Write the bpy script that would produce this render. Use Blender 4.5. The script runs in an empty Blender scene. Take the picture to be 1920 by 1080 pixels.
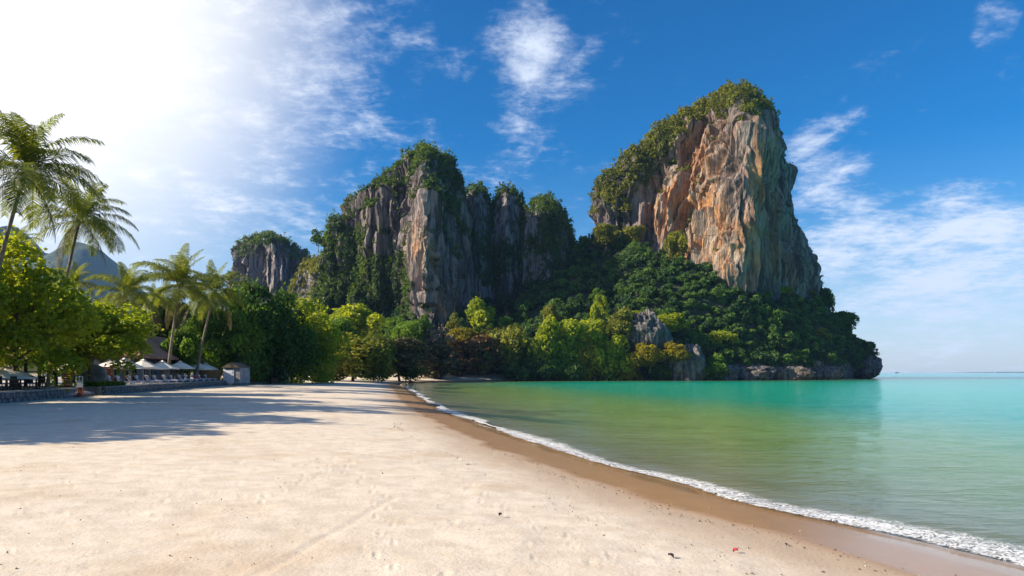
import bpy, math, random
import numpy as np
R = math.radians
scene = bpy.context.scene
C = scene.collection
CAMZ, FPX, HORY = 3.0, 1280.0, 698.0
SUN_AZ, SUN_EL = -99.0, 29.0          # azimuth from the view direction (+Y), negative = left
# ---------------------------------------------------------------- camera
cam = bpy.data.cameras.new('camera'); cam.lens = 24.0; cam.sensor_width = 36.0
cam.shift_y = (HORY - 540.0) / 1920.0
cam.clip_start = 0.1; cam.clip_end = 40000
camo = bpy.data.objects.new('camera', cam); C.objects.link(camo)
camo.location = (0, 0, CAMZ); camo.rotation_euler = (R(90), 0, 0)
scene.camera = camo
def ray(px, py):
    v = np.array([(px - 960) / FPX, 1.0, (HORY - py) / FPX]); return v
def at(px, py, Y):
    return np.array([(px - 960) / FPX * Y, Y, CAMZ + (HORY - py) / FPX * Y])
# ---------------------------------------------------------------- render view
vs = scene.view_settings
vs.view_transform = 'Standard'; vs.look = 'None'; vs.gamma = 1.0; vs.use_curve_mapping = False
vs.exposure = 0.95
scene.cycles.max_bounces = 8; scene.cycles.transparent_max_bounces = 16
scene.cycles.diffuse_bounces = 3; scene.cycles.glossy_bounces = 3; scene.cycles.transmission_bounces = 4
scene.cycles.caustics_reflective = False; scene.cycles.caustics_refractive = False
scene.cycles.volume_bounces = 0
# ---------------------------------------------------------------- node helper
class NT:
    def __init__(self, tree): self.t = tree; tree.nodes.clear()
    def n(self, kind, inputs=None, **props):
        nd = self.t.nodes.new(kind)
        for k, v in props.items(): setattr(nd, k, v)
        for k, v in (inputs or {}).items():
            s = nd.inputs[k]
            if isinstance(v, bpy.types.NodeSocket): self.t.links.new(v, s)
            else: s.default_value = v
        return nd
    def m(self, op, a, b=None, c=None, clamp=False):
        d = {0: a}
        if b is not None: d[1] = b
        if c is not None: d[2] = c
        return self.n('ShaderNodeMath', d, operation=op, use_clamp=clamp).outputs[0]
    def v(self, op, a, b=None):
        d = {0: a}
        if b is not None: d[1] = b
        nd = self.n('ShaderNodeVectorMath', d, operation=op)
        return nd.outputs['Value'] if op in ('DOT_PRODUCT', 'LENGTH') else nd.outputs[0]
    def ss(self, x, lo, hi, a=0.0, b=1.0):
        return self.n('ShaderNodeMapRange', {0: x, 1: lo, 2: hi, 3: a, 4: b}, interpolation_type='SMOOTHSTEP').outputs[0]
    def lin(self, x, lo, hi, a=0.0, b=1.0):
        return self.n('ShaderNodeMapRange', {0: x, 1: lo, 2: hi, 3: a, 4: b}).outputs[0]
    def mix(self, f, a, b, blend='MIX'):
        nd = self.n('ShaderNodeMix', data_type='RGBA', blend_type=blend)
        for i, v in ((0, f), (6, a), (7, b)):
            if isinstance(v, bpy.types.NodeSocket): self.t.links.new(v, nd.inputs[i])
            else: nd.inputs[i].default_value = v
        return nd.outputs[2]
    def noise(self, vec, scale, detail=4, rough=0.5, dist=0.0):
        return self.n('ShaderNodeTexNoise', {'Vector': vec, 'Scale': scale, 'Detail': detail, 'Roughness': rough, 'Distortion': dist}).outputs[0]
    def mapping(self, vec, scale=(1, 1, 1), loc=(0, 0, 0), rot=(0, 0, 0)):
        return self.n('ShaderNodeMapping', {'Vector': vec, 'Scale': scale, 'Location': loc, 'Rotation': rot}).outputs[0]
    def attr(self, name): return self.n('ShaderNodeAttribute', attribute_name=name).outputs['Fac']
    def ramp(self, f, stops):
        nd = self.n('ShaderNodeValToRGB', {0: f}); r = nd.color_ramp
        while len(r.elements) < len(stops): r.elements.new(0.5)
        for e, (p, c) in zip(r.elements, stops): e.position = p; e.color = c
        return nd.outputs[0]
def col(r, g, b): return (r, g, b, 1.0)
# ---------------------------------------------------------------- sky
world = bpy.data.worlds.new('World'); scene.world = world; world.use_nodes = True
W = NT(world.node_tree)
sky = W.n('ShaderNodeTexSky', sky_type='NISHITA', sun_disc=False, sun_elevation=R(SUN_EL), sun_rotation=R(SUN_AZ),
          altitude=0.0, air_density=1.0, dust_density=0.6, ozone_density=2.2)
skyc = W.n('ShaderNodeHueSaturation', {'Color': sky.outputs[0], 'Saturation': 1.6, 'Value': 0.90, 'Hue': 0.508}).outputs[0]
gen = W.n('ShaderNodeTexCoord').outputs['Generated']
dirn = W.v('NORMALIZE', gen)
sep = W.n('ShaderNodeSeparateXYZ', {0: dirn})
zc = W.m('ADD', W.m('MAXIMUM', sep.outputs[2], 0.0), 0.16)
P = W.n('ShaderNodeCombineXYZ', {0: W.m('DIVIDE', sep.outputs[0], zc), 1: W.m('DIVIDE', sep.outputs[1], zc), 2: 0.37}).outputs[0]
n1 = W.noise(W.mapping(P, (1.5, 0.75, 1), (3.1, 1.7, 0), (0, 0, R(24))), 1.5, 9, 0.60, 0.55)
n2 = W.noise(W.mapping(P, (1, 1, 1), (7.7, 2.2, 0)), 5.2, 9, 0.66, 0.25)
n3 = W.noise(W.mapping(P, (1, 1.3, 1), (1.7, 8.2, 0)), 15, 8, 0.68, 0.2)
nn = W.m('ADD', W.m('ADD', W.m('MULTIPLY', n1, 0.40), W.m('MULTIPLY', n2, 0.36)), W.m('MULTIPLY', n3, 0.24))
def spot(px, py, rad, wgt):
    d = ray(px, py); d /= np.linalg.norm(d)
    dt = W.v('DOT_PRODUCT', dirn, tuple(float(q) for q in d))
    return W.ss(dt, math.cos(R(rad)), 1.0, 0.0, wgt)
# cloud banks: where the sky is more or less covered (the noise decides the shapes)
cover = W.m('ADD', 0.0, -0.06)
for s_ in [(60, 60, 22, .02), (560, 280, 13, .05), (330, 170, 15, -.015), (320, 420, 16, .03), (640, 330, 10, .04), (700, 40, 9, .07),
          (975, 60, 4.0, .10), (1110, 40, 7.0, .075), (1000, 175, 5, .06), (900, 280, 6, .055), (930, 150, 4, .03),
          (1900, 480, 9, .115), (1720, 530, 9, .095), (1600, 600, 9, .05), (1560, 290, 4, .08), (1868, 45, 1.9, .13), (1910, 150, 2.2, .10),
          (1540, 400, 6, .07), (-500, 200, 30, .05), (-300, 500, 20, .04)]:
    cover = W.m('ADD', cover, spot(*s_))
cf = W.m('POWER', W.ss(W.m('ADD', nn, cover), 0.48, 0.70), 1.2)
lowhaze = W.ss(sep.outputs[2], 0.22, 0.0, 0.0, 0.55)
sund = (math.sin(R(SUN_AZ)) * math.cos(R(SUN_EL)), math.cos(R(SUN_AZ)) * math.cos(R(SUN_EL)), math.sin(R(SUN_EL)))
aur = W.m('POWER', W.m('MAXIMUM', W.v('DOT_PRODUCT', dirn, sund), 0.0), 3.0)
cloudcol = W.mix(W.m('MULTIPLY', aur, 1.0, clamp=True), col(5.4, 5.9, 6.9), col(9.5, 9.2, 8.9))
hazecol = W.mix(W.m('MULTIPLY', aur, 1.0, clamp=True), col(4.1, 4.9, 6.6), col(7.8, 7.9, 8.1))
s1 = W.mix(lowhaze, skyc, hazecol)
s1 = W.mix(W.m('MULTIPLY', aur, 0.38, clamp=True), s1, col(8.2, 8.4, 8.8))
s2 = W.mix(W.m('MULTIPLY', cf, 0.93), s1, cloudcol)
sun_glow = W.m('POWER', spot(-20, -10, 25, 1.0), 1.3)                 # sun glow painted into the sky, upper left, apart from the sun lamp
s2 = W.mix(W.m('MULTIPLY', sun_glow, 0.85), s2, col(8.4, 8.2, 7.9))
bg = W.n('ShaderNodeBackground', {'Color': s2, 'Strength': 0.085})
W.n('ShaderNodeOutputWorld', {'Surface': bg.outputs[0]})
# ---------------------------------------------------------------- sun
sl = bpy.data.lights.new('sun', 'SUN'); sl.energy = 5.0; sl.angle = R(0.5); sl.color = (1.0, 0.87, 0.68)
so = bpy.data.objects.new('sun', sl); C.objects.link(so)
from mathutils import Vector
so.rotation_euler = Vector(sund).to_track_quat('Z', 'Y').to_euler(); so.location = (-200, 60, 200)

# ================================================================ numpy noise and meshes
def _h(i, j, k, s):
    h = (i.astype(np.uint32) * np.uint32(374761393) + j.astype(np.uint32) * np.uint32(668265263) + k.astype(np.uint32) * np.uint32(2147483647) + np.uint32((s * 974711 + 12345) & 0xffffffff))
    h = (h ^ (h >> np.uint32(13))) * np.uint32(1274126177)
    h = (h ^ (h >> np.uint32(16))) * np.uint32(2246822519)
    return ((h ^ (h >> np.uint32(15))) & np.uint32(0xffff)).astype(np.float32) / 32767.5 - 1.0
def vn(x, y, z, s=0):
    x = np.asarray(x, np.float32); y = np.asarray(y, np.float32); z = np.asarray(z, np.float32)
    x, y, z = np.broadcast_arrays(x, y, z)
    xi = np.floor(x); yi = np.floor(y); zi = np.floor(z)
    fx, fy, fz = x - xi, y - yi, z - zi
    xi = xi.astype(np.int64); yi = yi.astype(np.int64); zi = zi.astype(np.int64)
    u = fx * fx * fx * (fx * (fx * 6 - 15) + 10); v = fy * fy * fy * (fy * (fy * 6 - 15) + 10); w = fz * fz * fz * (fz * (fz * 6 - 15) + 10)
    r = 0
    for a in (0, 1):
        for b in (0, 1):
            for c in (0, 1):
                r = r + _h(xi + a, yi + b, zi + c, s) * (u if a else 1 - u) * (v if b else 1 - v) * (w if c else 1 - w)
    return r
def fbm(x, y, z, o=4, s=0, g=0.5):
    r, a, t = 0, 1.0, 0
    for k in range(o):
        r = r + a * vn(x * 2 ** k + k * 17.3, y * 2 ** k + k * 5.1, z * 2 ** k - k * 9.7, s + k); t += a; a *= g
    return r / t
def ridged(x, y, z, o=3, s=0):
    r, a, t = 0, 1.0, 0
    for k in range(o):
        r = r + a * (1 - 2 * np.abs(vn(x * 2 ** k + k * 7.7, y * 2 ** k, z * 2 ** k, s + k))); t += a; a *= 0.5
    return r / t
def sst(x, a, b):
    t = np.clip((x - a) / (b - a), 0, 1); return t * t * (3 - 2 * t)
def mesh_np(name, V, F, attrs=None, mats=(), smooth=False, mi=None):
    V = np.asarray(V, np.float32); F = np.asarray(F, np.int32)
    me = bpy.data.meshes.new(name); n, k = F.shape
    me.vertices.add(len(V)); me.vertices.foreach_set('co', V.ravel())
    me.loops.add(n * k); me.loops.foreach_set('vertex_index', F.ravel())
    me.polygons.add(n); me.polygons.foreach_set('loop_start', np.arange(0, n * k, k, dtype=np.int32))
    me.polygons.foreach_set('use_smooth', np.full(n, smooth, bool))
    if mi is not None: me.polygons.foreach_set('material_index', np.asarray(mi, np.int32))
    for a, d in (attrs or {}).items():
        me.attributes.new(a, 'FLOAT', 'POINT').data.foreach_set('value', np.asarray(d, np.float32))
    for m in mats: me.materials.append(m)
    me.update(calc_edges=True); return me
def grid_faces(nu, nv, wrap=False):
    j, i = np.meshgrid(np.arange(nv - 1), np.arange(nu if wrap else nu - 1), indexing='ij')
    i2 = (i + 1) % nu
    return np.stack([j * nu + i, j * nu + i2, (j + 1) * nu + i2, (j + 1) * nu + i], -1).reshape(-1, 4)
def link(name, me, parent=None, loc=None, rot=None, scale=None, label=None, cat=None, group=None, kind=None, mat=None):
    o = bpy.data.objects.new(name, me); C.objects.link(o)
    if parent is not None: o.parent = parent
    if loc is not None: o.location = [float(q) for q in loc]
    if rot is not None: o.rotation_euler = rot
    if scale is not None: o.scale = [float(q) for q in scale]
    if label: o['label'] = label
    if cat: o['category'] = cat
    if group: o['group'] = group
    if kind: o['kind'] = kind
    if mat is not None:
        if not me.materials: me.materials.append(mat)
        o.material_slots[0].link = 'OBJECT'; o.material_slots[0].material = mat
    return o
def thing(name, label, cat, loc=(0, 0, 0), rz=0.0, group=None, scale=None):
    return link(name, None, None, loc, (0, 0, rz), scale, label, cat, group)
class MB:                     # collects boxes, tubes, prisms -> one mesh
    def __init__(s): s.V = []; s.F = []
    def add(s, V, F):
        b = len(s.V); s.V += [tuple(map(float, v)) for v in V]; s.F += [tuple(b + i for i in f) for f in F]; return s
    def box(s, c, d, rz=0.0, taper=1.0, rx=0.0):
        x, y, z = d[0] / 2, d[1] / 2, d[2] / 2
        P = [(-x, -y, -z), (x, -y, -z), (x, y, -z), (-x, y, -z), (-x * taper, -y * taper, z), (x * taper, -y * taper, z), (x * taper, y * taper, z), (-x * taper, y * taper, z)]
        out = []
        for p in P:
            a, b, e = p
            b, e = b * math.cos(rx) - e * math.sin(rx), b * math.sin(rx) + e * math.cos(rx)
            a, b = a * math.cos(rz) - b * math.sin(rz), a * math.sin(rz) + b * math.cos(rz)
            out.append((a + c[0], b + c[1], e + c[2]))
        return s.add(out, [(0, 3, 2, 1), (4, 5, 6, 7), (0, 1, 5, 4), (1, 2, 6, 5), (2, 3, 7, 6), (3, 0, 4, 7)])
    def tube(s, pts, rad, n=8, cap=True):
        pts = [Vector([float(q) for q in p]) for p in pts]; rings = []
        for i, p in enumerate(pts):
            t = (pts[min(i + 1, len(pts) - 1)] - pts[max(i - 1, 0)]).normalized()
            u = t.cross(Vector((0.31, 0.95, 0.07))).normalized(); w = t.cross(u)
            r = rad[i] if hasattr(rad, '__len__') else rad
            rings.append([p + (u * math.cos(2 * math.pi * k / n) + w * math.sin(2 * math.pi * k / n)) * r for k in range(n)])
        V = [v for r_ in rings for v in r_]; F = []
        for i in range(len(pts) - 1):
            for k in range(n): F.append((i * n + k, i * n + (k + 1) % n, (i + 1) * n + (k + 1) % n, (i + 1) * n + k))
        if cap: F += [tuple(range(n))[::-1], tuple((len(pts) - 1) * n + k for k in range(n))]
        return s.add(V, F)
    def mesh(s, name, mat=None, smooth=False, bevel=0.0):
        me = bpy.data.meshes.new(name); me.from_pydata(s.V, [], s.F)
        if mat: me.materials.append(mat)
        if smooth: me.polygons.foreach_set('use_smooth', [True] * len(me.polygons))
        if bevel:
            import bmesh
            bm = bmesh.new(); bm.from_mesh(me)
            bmesh.ops.bevel(bm, geom=bm.edges[:], offset=bevel, segments=1, affect='EDGES'); bm.to_mesh(me); bm.free()
        me.update(); return me

# ================================================================ materials
def newmat(name):
    m = bpy.data.materials.new(name); m.use_nodes = True; return m, NT(m.node_tree)
def out(t, surf, disp=None):
    t.n('ShaderNodeOutputMaterial', {'Surface': surf})
def simple(name, c, rough=0.7, var=0.25, scale=3.0, bump=0.0, metal=0.0, c2=None):
    m, t = newmat(name); pos = t.n('ShaderNodeTexCoord').outputs['Object']
    nz = t.noise(pos, scale, 6, 0.6)
    a = col(*[q * (1 - var) for q in c]); b = col(*(c2 or [min(1, q * (1 + var)) for q in c]))
    base = t.mix(t.ss(nz, 0.35, 0.65), a, b)
    ins = {'Base Color': base, 'Roughness': rough, 'Metallic': metal}
    if bump: ins['Normal'] = t.n('ShaderNodeBump', {'Height': t.noise(pos, scale * 4, 5, 0.6), 'Strength': 0.6, 'Distance': bump}).outputs[0]
    out(t, t.n('ShaderNodeBsdfPrincipled', ins).outputs[0]); return m
def foliage(name, dark, light, trans=0.42, tint=(1.5, 1.35, 0.5)):
    m, t = newmat(name)
    tone = t.attr('tone'); rnd = t.n('ShaderNodeObjectInfo').outputs['Random']
    f = t.m('ADD', t.m('MULTIPLY', tone, 0.85), t.m('MULTIPLY', rnd, 0.15), clamp=True)
    base = t.mix(f, col(*dark), col(*light))
    tr = t.mix(1.0, base, col(*tint), 'MULTIPLY')
    p = t.n('ShaderNodeBsdfPrincipled', {'Base Color': base, 'Roughness': 0.55, 'Specular IOR Level': 0.25}).outputs[0]
    q = t.n('ShaderNodeBsdfTranslucent', {'Color': tr}).outputs[0]
    out(t, t.n('ShaderNodeMixShader', {0: trans, 1: p, 2: q}).outputs[0]); return m
M = {}
M['forest'] = foliage('forest_leaf', (0.016, 0.056, 0.024), (0.115, 0.21, 0.032))
M['dark'] = foliage('dark_leaf', (0.020, 0.060, 0.012), (0.095, 0.185, 0.024))
M['green'] = foliage('green_leaf', (0.045, 0.115, 0.012), (0.17, 0.28, 0.028))
M['lime'] = foliage('lime_leaf', (0.14, 0.22, 0.012), (0.40, 0.45, 0.035), 0.5)
M['yellow'] = foliage('yellow_leaf', (0.15, 0.15, 0.012), (0.40, 0.34, 0.035), 0.48)
M['olive'] = foliage('olive_leaf', (0.075, 0.10, 0.014), (0.28, 0.29, 0.042))
M['rust'] = foliage('rust_leaf', (0.05, 0.040, 0.016), (0.18, 0.11, 0.04), 0.3, (1.2, 0.9, 0.6))
M['brown'] = foliage('brown_leaf', (0.040, 0.044, 0.016), (0.14, 0.12, 0.05), 0.25, (1.1, 0.95, 0.7))
M['grey'] = foliage('twig_grey', (0.07, 0.055, 0.04), (0.24, 0.19, 0.14), 0.1, (1, 1, 1))
M['creeper'] = foliage('creeper_leaf', (0.022, 0.062, 0.016), (0.12, 0.19, 0.026))
M['drytop'] = foliage('dry_scrub_leaf', (0.05, 0.075, 0.012), (0.24, 0.25, 0.035))
M['palm'] = foliage('palm_leaf', (0.065, 0.10, 0.015), (0.22, 0.26, 0.045), 0.5, (1.5, 1.35, 0.5))
M['bark'] = simple('bark', (0.115, 0.085, 0.062), 0.9, 0.35, 2.5, 0.03)
M['palmbark'] = simple('palm_bark', (0.20, 0.155, 0.115), 0.9, 0.3, 3.0, 0.02)

def rock_material(name, base=(0.185, 0.155, 0.15), warmth=1.0, k=1.0):
    m, t = newmat(name)
    pos = t.n('ShaderNodeTexCoord').outputs['Object']
    warm = t.attr('warm'); veg = t.attr('veg'); cav = t.attr('cav')
    big = t.noise(t.mapping(pos, (0.03 * k, 0.03 * k, 0.014 * k)), 1.0, 5, 0.6, 0.6)
    streak = t.noise(t.mapping(pos, (0.30 * k, 0.30 * k, 0.022 * k)), 1.0, 7, 0.66, 0.7)
    streak2 = t.noise(t.mapping(pos, (0.9 * k, 0.9 * k, 0.06 * k), (5, 3, 1)), 1.0, 5, 0.6, 0.4)
    mott = t.noise(t.mapping(pos, (0.35 * k, 0.35 * k, 0.2 * k)), 1.0, 8, 0.68)
    b = t.mix(t.ss(streak, 0.38, 0.62), col(*[q * 0.32 for q in base]), col(*[min(.62, q * 1.55) for q in base]))
    ora = t.mix(t.ss(mott, 0.34, 0.66), col(0.30, 0.115, 0.05), col(0.52, 0.29, 0.125))
    ora = t.mix(t.ss(t.noise(t.mapping(pos, (.13 * k, .13 * k, .05 * k), (9, 2, 4)), 1, 6, .65), .42, .58), ora, col(0.36, 0.295, 0.23))
    wf = t.m('MULTIPLY', t.ss(t.m('ADD', t.m('MULTIPLY', big, 0.65), t.m('ADD', t.m('MULTIPLY', warm, 0.38), t.m('MULTIPLY', streak, 0.35))), 0.58, 0.92), warmth, clamp=True)
    b = t.mix(wf, b, t.mix(t.ss(streak, 0.52, 0.36, 0, .55), ora, col(.13, .075, .05)))
    b = t.mix(t.ss(streak2, 0.54, 0.66, 0, 0.9), b, col(0.050, 0.047, 0.052))          # black water streaks
    b = t.mix(t.ss(streak2, 0.40, 0.28, 0, 0.4), b, col(0.38, 0.35, 0.32))             # pale flowstone
    b = t.mix(t.ss(veg, 0.52, 0.85, 0, 0.85), b, t.mix(mott, col(0.018, 0.03, 0.010), col(0.06, 0.075, 0.022)))
    h = t.m('ADD', t.m('MULTIPLY', mott, 0.6), t.m('ADD', t.m('MULTIPLY', streak, 0.7), t.m('MULTIPLY', streak2, 0.35)))
    nrm = t.n('ShaderNodeBump', {'Height': h, 'Strength': 1.0, 'Distance': 2.6 / k}).outputs[0]
    out(t, t.n('ShaderNodeBsdfPrincipled', {'Base Color': b, 'Roughness': 0.88, 'Specular IOR Level': 0.2, 'Normal': nrm}).outputs[0]); return m
M['rock'] = rock_material('limestone')
M['rockgrey'] = rock_material('grey_limestone', (0.20, 0.178, 0.18), 0.35)
M['rocknear'] = rock_material('shore_limestone', (0.135, 0.125, 0.12), 0.6, 2.2)

# ================================================================ coast and ground
COAST_COLS = [  # pixel column : (pixel row, distance) from the water's edge up the headland
    (975, [(718, 238), (704, 243), (662, 252), (625, 268), (590, 292), (560, 325)]),
    (1040, [(716, 243), (695, 247), (655, 256), (605, 274), (545, 304), (500, 340)]),
    (1085, [(716, 246), (695, 249), (650, 259), (595, 277), (525, 308), (462, 345)]),
    (1130, [(716, 248), (692, 251), (648, 262), (595, 281), (525, 311), (462, 346)]),
    (1200, [(716, 250), (690, 254), (645, 263), (590, 276), (525, 294), (462, 326)]),
    (1300, [(715, 255), (690, 257), (650, 265), (602, 273), (555, 282), (505, 300)]),
    (1400, [(714, 262), (686, 263), (655, 270), (618, 277), (582, 285), (545, 300)]),
    (1480, [(713, 272), (680, 272), (655, 280), (626, 288), (598, 297), (566, 314)]),
    (1550, [(711, 290), (676, 288), (655, 296), (632, 305), (610, 316), (582, 332)]),
    (1590, [(709, 325), (682, 318), (662, 322), (645, 334), (632, 344), (622, 352)]),
    (1612, [(707, 362), (690, 338), (672, 334), (660, 340), (652, 346), (648, 352)]),
    (1628, [(706, 376), (692, 350), (680, 344), (672, 346), (667, 350), (665, 353)]),
]
def w2(px, py, Y): p = at(px, py, Y); return (p[0], p[1])
coast = [(40, -60), (20, -18), (13.6, -3), (10.6, 4), (7.9, 10.6), (5.2, 16.6), (2.7, 23.7), (-0.6, 35), (-4.4, 50), (-9.6, 75), (-15, 104), (-22, 140), (-27, 168), (-28, 190), (-22, 212), (-8, 226), (1, 234)]
coast += [((c - 960) / FPX * p[0][1], p[0][1]) for c, p in COAST_COLS]
NW = 17
land = coast + [(205, 400), (180, 440), (120, 620), (-100, 3000), (-3500, 3500), (-3500, -600), (60, -600)]
LP = np.array(land)
def signed_dist(x, y):
    x = np.asarray(x, float); y = np.asarray(y, float)
    d2 = np.full(x.shape, 1e12); ins = np.zeros(x.shape, bool); n = len(LP)
    for i in range(n):
        a = LP[i]; b = LP[(i + 1) % n]; e = b - a
        t = np.clip(((x - a[0]) * e[0] + (y - a[1]) * e[1]) / (e @ e), 0, 1)
        d2 = np.minimum(d2, (x - a[0] - t * e[0]) ** 2 + (y - a[1] - t * e[1]) ** 2)
        cnd = (a[1] > y) != (b[1] > y)
        xi = (b[0] - a[0]) * (y - a[1]) / (b[1] - a[1] + 1e-12) + a[0]
        ins ^= cnd & (x < xi)
    d = np.sqrt(d2)
    return np.where(ins, d, -d)
def ground_base(x, y, d=None):
    if d is None: d = signed_dist(x, y)
    dl = np.maximum(d, 0); dw = np.maximum(-d, 0)
    z = 1.0 * (1 - np.exp(-dl / 8.0)) + 0.12 * sst(dl, 8, 60) - 6.0 * (1 - np.exp(-0.09 * dw / 6.0)) - 0.0012 * np.minimum(dw, 3000)
    hill = sst(y, 205, 330) * sst(d, 0, 40) * 24 * sst(x, -420, -160) * (1 - sst(x, 30, 60))
    return z + hill * (y < 900) + np.where(y >= 900, 0, 0)
def gz(x, y): return float(ground_base(np.array([x]), np.array([y]))[0])

ang = np.concatenate([np.linspace(-180, -50, 40)[:-1], np.linspace(-50, 50, 720), np.linspace(50, 180, 40)[1:-1]])
rad = np.concatenate([np.geomspace(0.6, 4, 10)[:-1], np.geomspace(4, 420, 330), np.geomspace(440, 5200, 24)])
A, Rr = np.meshgrid(np.radians(ang), rad)
GX, GY = Rr * np.sin(A), Rr * np.cos(A)
GD = signed_dist(GX, GY)
GZ = ground_base(GX, GY, GD)
bf = sst(GD, 1.2, 4.0) * (1 - sst(GY, 120, 200))
GZm = GZ + bf * (0.032 * fbm(GX / 3.0, GY / 3.0, 0, 3, 5) + 0.014 * fbm(GX / 0.55, GY / 0.55, 0, 3, 9)) + (1 - bf) * 0.006 * fbm(GX / 0.8, GY / 1.5, 0, 2, 4)
# trampled dimples and footprints
rng = np.random.default_rng(7)
def dimple(cx, cy, r, depth, el=1.0, th=0.0):
    global GZm
    near = (np.abs(GX - cx) < r * 3) & (np.abs(GY - cy) < r * 3)
    dx = GX[near] - cx; dy = GY[near] - cy
    u = dx * math.cos(th) + dy * math.sin(th); v = (-dx * math.sin(th) + dy * math.cos(th)) * el
    q = np.sqrt(u * u + v * v) / r
    GZm[near] += -depth * np.exp(-(q * 1.3) ** 2) + depth * 0.45 * np.exp(-((q - 1.35) / 0.35) ** 2)
for k in range(420):
    y = rng.uniform(5.0, 34); x = rng.uniform(-0.85 * y - 3, 3.5 - 0.12 * y)
    dimple(x, y, rng.uniform(0.05, 0.13), rng.uniform(0.005, 0.016), rng.uniform(1, 2.2), rng.uniform(0, 3.14))
for tx, ty, tth in [(-6.5, 7, 1.9), (-1.5, 8.0, 1.75), (1.2, 9, 2.0), (-4.5, 12, 1.55)]:
    for k in range(22):
        side = 0.11 if k % 2 else -0.11
        x = tx + math.cos(tth) * 0.62 * k - math.sin(tth) * side; y = ty + math.sin(tth) * 0.62 * k + math.cos(tth) * side
        dimple(x, y, 0.10, 0.016, 2.1, tth + rng.uniform(-.15, .15)); tth += rng.uniform(-.03, .03)
# two faint wheel tracks running up the beach
for x0, x1, y1 in [(-5.9, -3.4, 14.5), (-3.1, -2.2, 13.0)]:
    t = np.clip((GY - 6) / (y1 - 6), 0, 1); xc = x0 + (x1 - x0) * t ** 0.8
    GZm += -0.007 * np.exp(-((GX - xc) / 0.06) ** 2) * ((GY > 4) & (GY < y1)) + 0.003 * np.exp(-((np.abs(GX - xc) - 0.14) / 0.05) ** 2) * ((GY > 4) & (GY < y1))

m, t = newmat('beach_sand'); M['sand'] = m
pos = t.n('ShaderNodeTexCoord').outputs['Object']; sh = t.attr('shore')
e1 = t.m('MULTIPLY', t.m('SUBTRACT', t.noise(t.mapping(pos, (.35, .35, .35)), 1, 5, .55), 0.5), 1.6)
shn = t.m('ADD', sh, e1)
fine = t.noise(pos, 60, 3, 0.7); mid = t.noise(pos, 2.2, 6, 0.62); patch = t.noise(pos, 0.33, 4, 0.55)
dry = t.mix(t.ss(mid, 0.3, 0.7), col(0.60, 0.51, 0.40), col(0.72, 0.63, 0.515))
dry = t.mix(t.ss(patch, 0.50, 0.72, 0, 0.55), dry, col(0.50, 0.375, 0.25))
dry = t.mix(t.ss(t.noise(pos, 7.5, 6, 0.72), 0.60, 0.74, 0, 0.5), dry, col(0.33, 0.235, 0.145))
dry = t.mix(t.ss(fine, 0.55, 0.8, 0, 0.35), dry, col(0.30, 0.24, 0.18))
damp = t.mix(t.ss(shn, 5.8, 3.2), dry, col(0.46, 0.35, 0.25))
wetc = t.mix(mid, col(0.38, 0.215, 0.10), col(0.48, 0.29, 0.15))
wf = t.ss(shn, 3.4, 2.7)
b = t.mix(wf, damp, wetc)
bed = t.mix(t.ss(t.noise(pos, 0.25, 5, 0.6), 0.35, 0.7), col(0.78, 0.70, 0.38), col(0.90, 0.84, 0.56))
b = t.mix(t.ss(sh, 0.1, -1.2), b, bed)
b = t.mix(t.ss(t.n('ShaderNodeSeparateXYZ', {0: pos}).outputs[2], 1.6, 3.0), b, col(0.05, 0.055, 0.022))
wg = t.m('MULTIPLY', wf, t.ss(sh, -0.6, 0.1))
rg = t.m('SUBTRACT', t.lin(wg, 0, 1, 0.95, 0.26), t.m('MULTIPLY', wg, t.ss(shn, 1.2, 0.5, 0, .18)))
nrm = t.n('ShaderNodeBump', {'Height': t.m('ADD', t.m('MULTIPLY', fine, 0.3), t.noise(pos, 16, 4, 0.6)), 'Strength': t.lin(wf, 0, 1, 0.55, 0.06), 'Distance': 0.02}).outputs[0]
out(t, t.n('ShaderNodeBsdfPrincipled', {'Base Color': b, 'Roughness': rg, 'Normal': nrm, 'Specular IOR Level': t.lin(wg, 0, 1, 0.05, 0.42)}).outputs[0])
na, nr = len(ang), len(rad)
V = np.stack([GX, GY, GZm], -1).reshape(-1, 3)
F = grid_faces(na, nr, True)
V = np.vstack([V, [[0, 0, gz(0, 0)]]])
me = mesh_np('beach', V, F, {'shore': np.append(GD.ravel(), 11)}, [m], True)
link('beach', me, kind='structure', label='pale trampled sand beach sloping to a brown wet edge')

# ---------------------------------------------------------------- sea
m, t = newmat('sea_water'); M['sea'] = m
pos = t.n('ShaderNodeTexCoord').outputs['Object']; dep = t.attr('depth')
def ex(k): return t.m('POWER', 2.718, t.m('MULTIPLY', dep, -k))
tint = t.n('ShaderNodeCombineColor', {0: ex(0.14), 1: ex(0.02), 2: ex(0.30)}).outputs[0]
scat = t.m('MULTIPLY', t.m('SUBTRACT', 1.0, ex(0.30)), 0.96)
patchy = t.noise(t.mapping(pos, (0.02, 0.06, 1)), 1, 4, 0.6)
scol = t.mix(t.ss(dep, 0.9, 2.6), col(0.42, 0.72, 0.20), col(0.0, 0.60, 0.42))
scol = t.mix(t.ss(dep, 4.2, 7), scol, col(0.03, 0.50, 0.62))
tr = t.n('ShaderNodeBsdfTransparent', {'Color': tint}).outputs[0]
w1 = t.noise(t.mapping(pos, (0.55, 1.5, 1), rot=(0, 0, R(-12))), 1, 4, 0.55, 0.4)
w2_ = t.noise(t.mapping(pos, (1.6, 4.6, 1), (3, 1, 0), (0, 0, R(14))), 1, 3, 0.55, 0.3)
w0 = t.noise(t.mapping(pos, (0.06, 0.2, 1), rot=(0, 0, R(-8))), 1, 3, 0.5)
hh = t.m('ADD', t.m('MULTIPLY', w1, 0.55), t.m('ADD', t.m('MULTIPLY', w2_, 0.26), t.m('MULTIPLY', w0, 1.2)))
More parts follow.
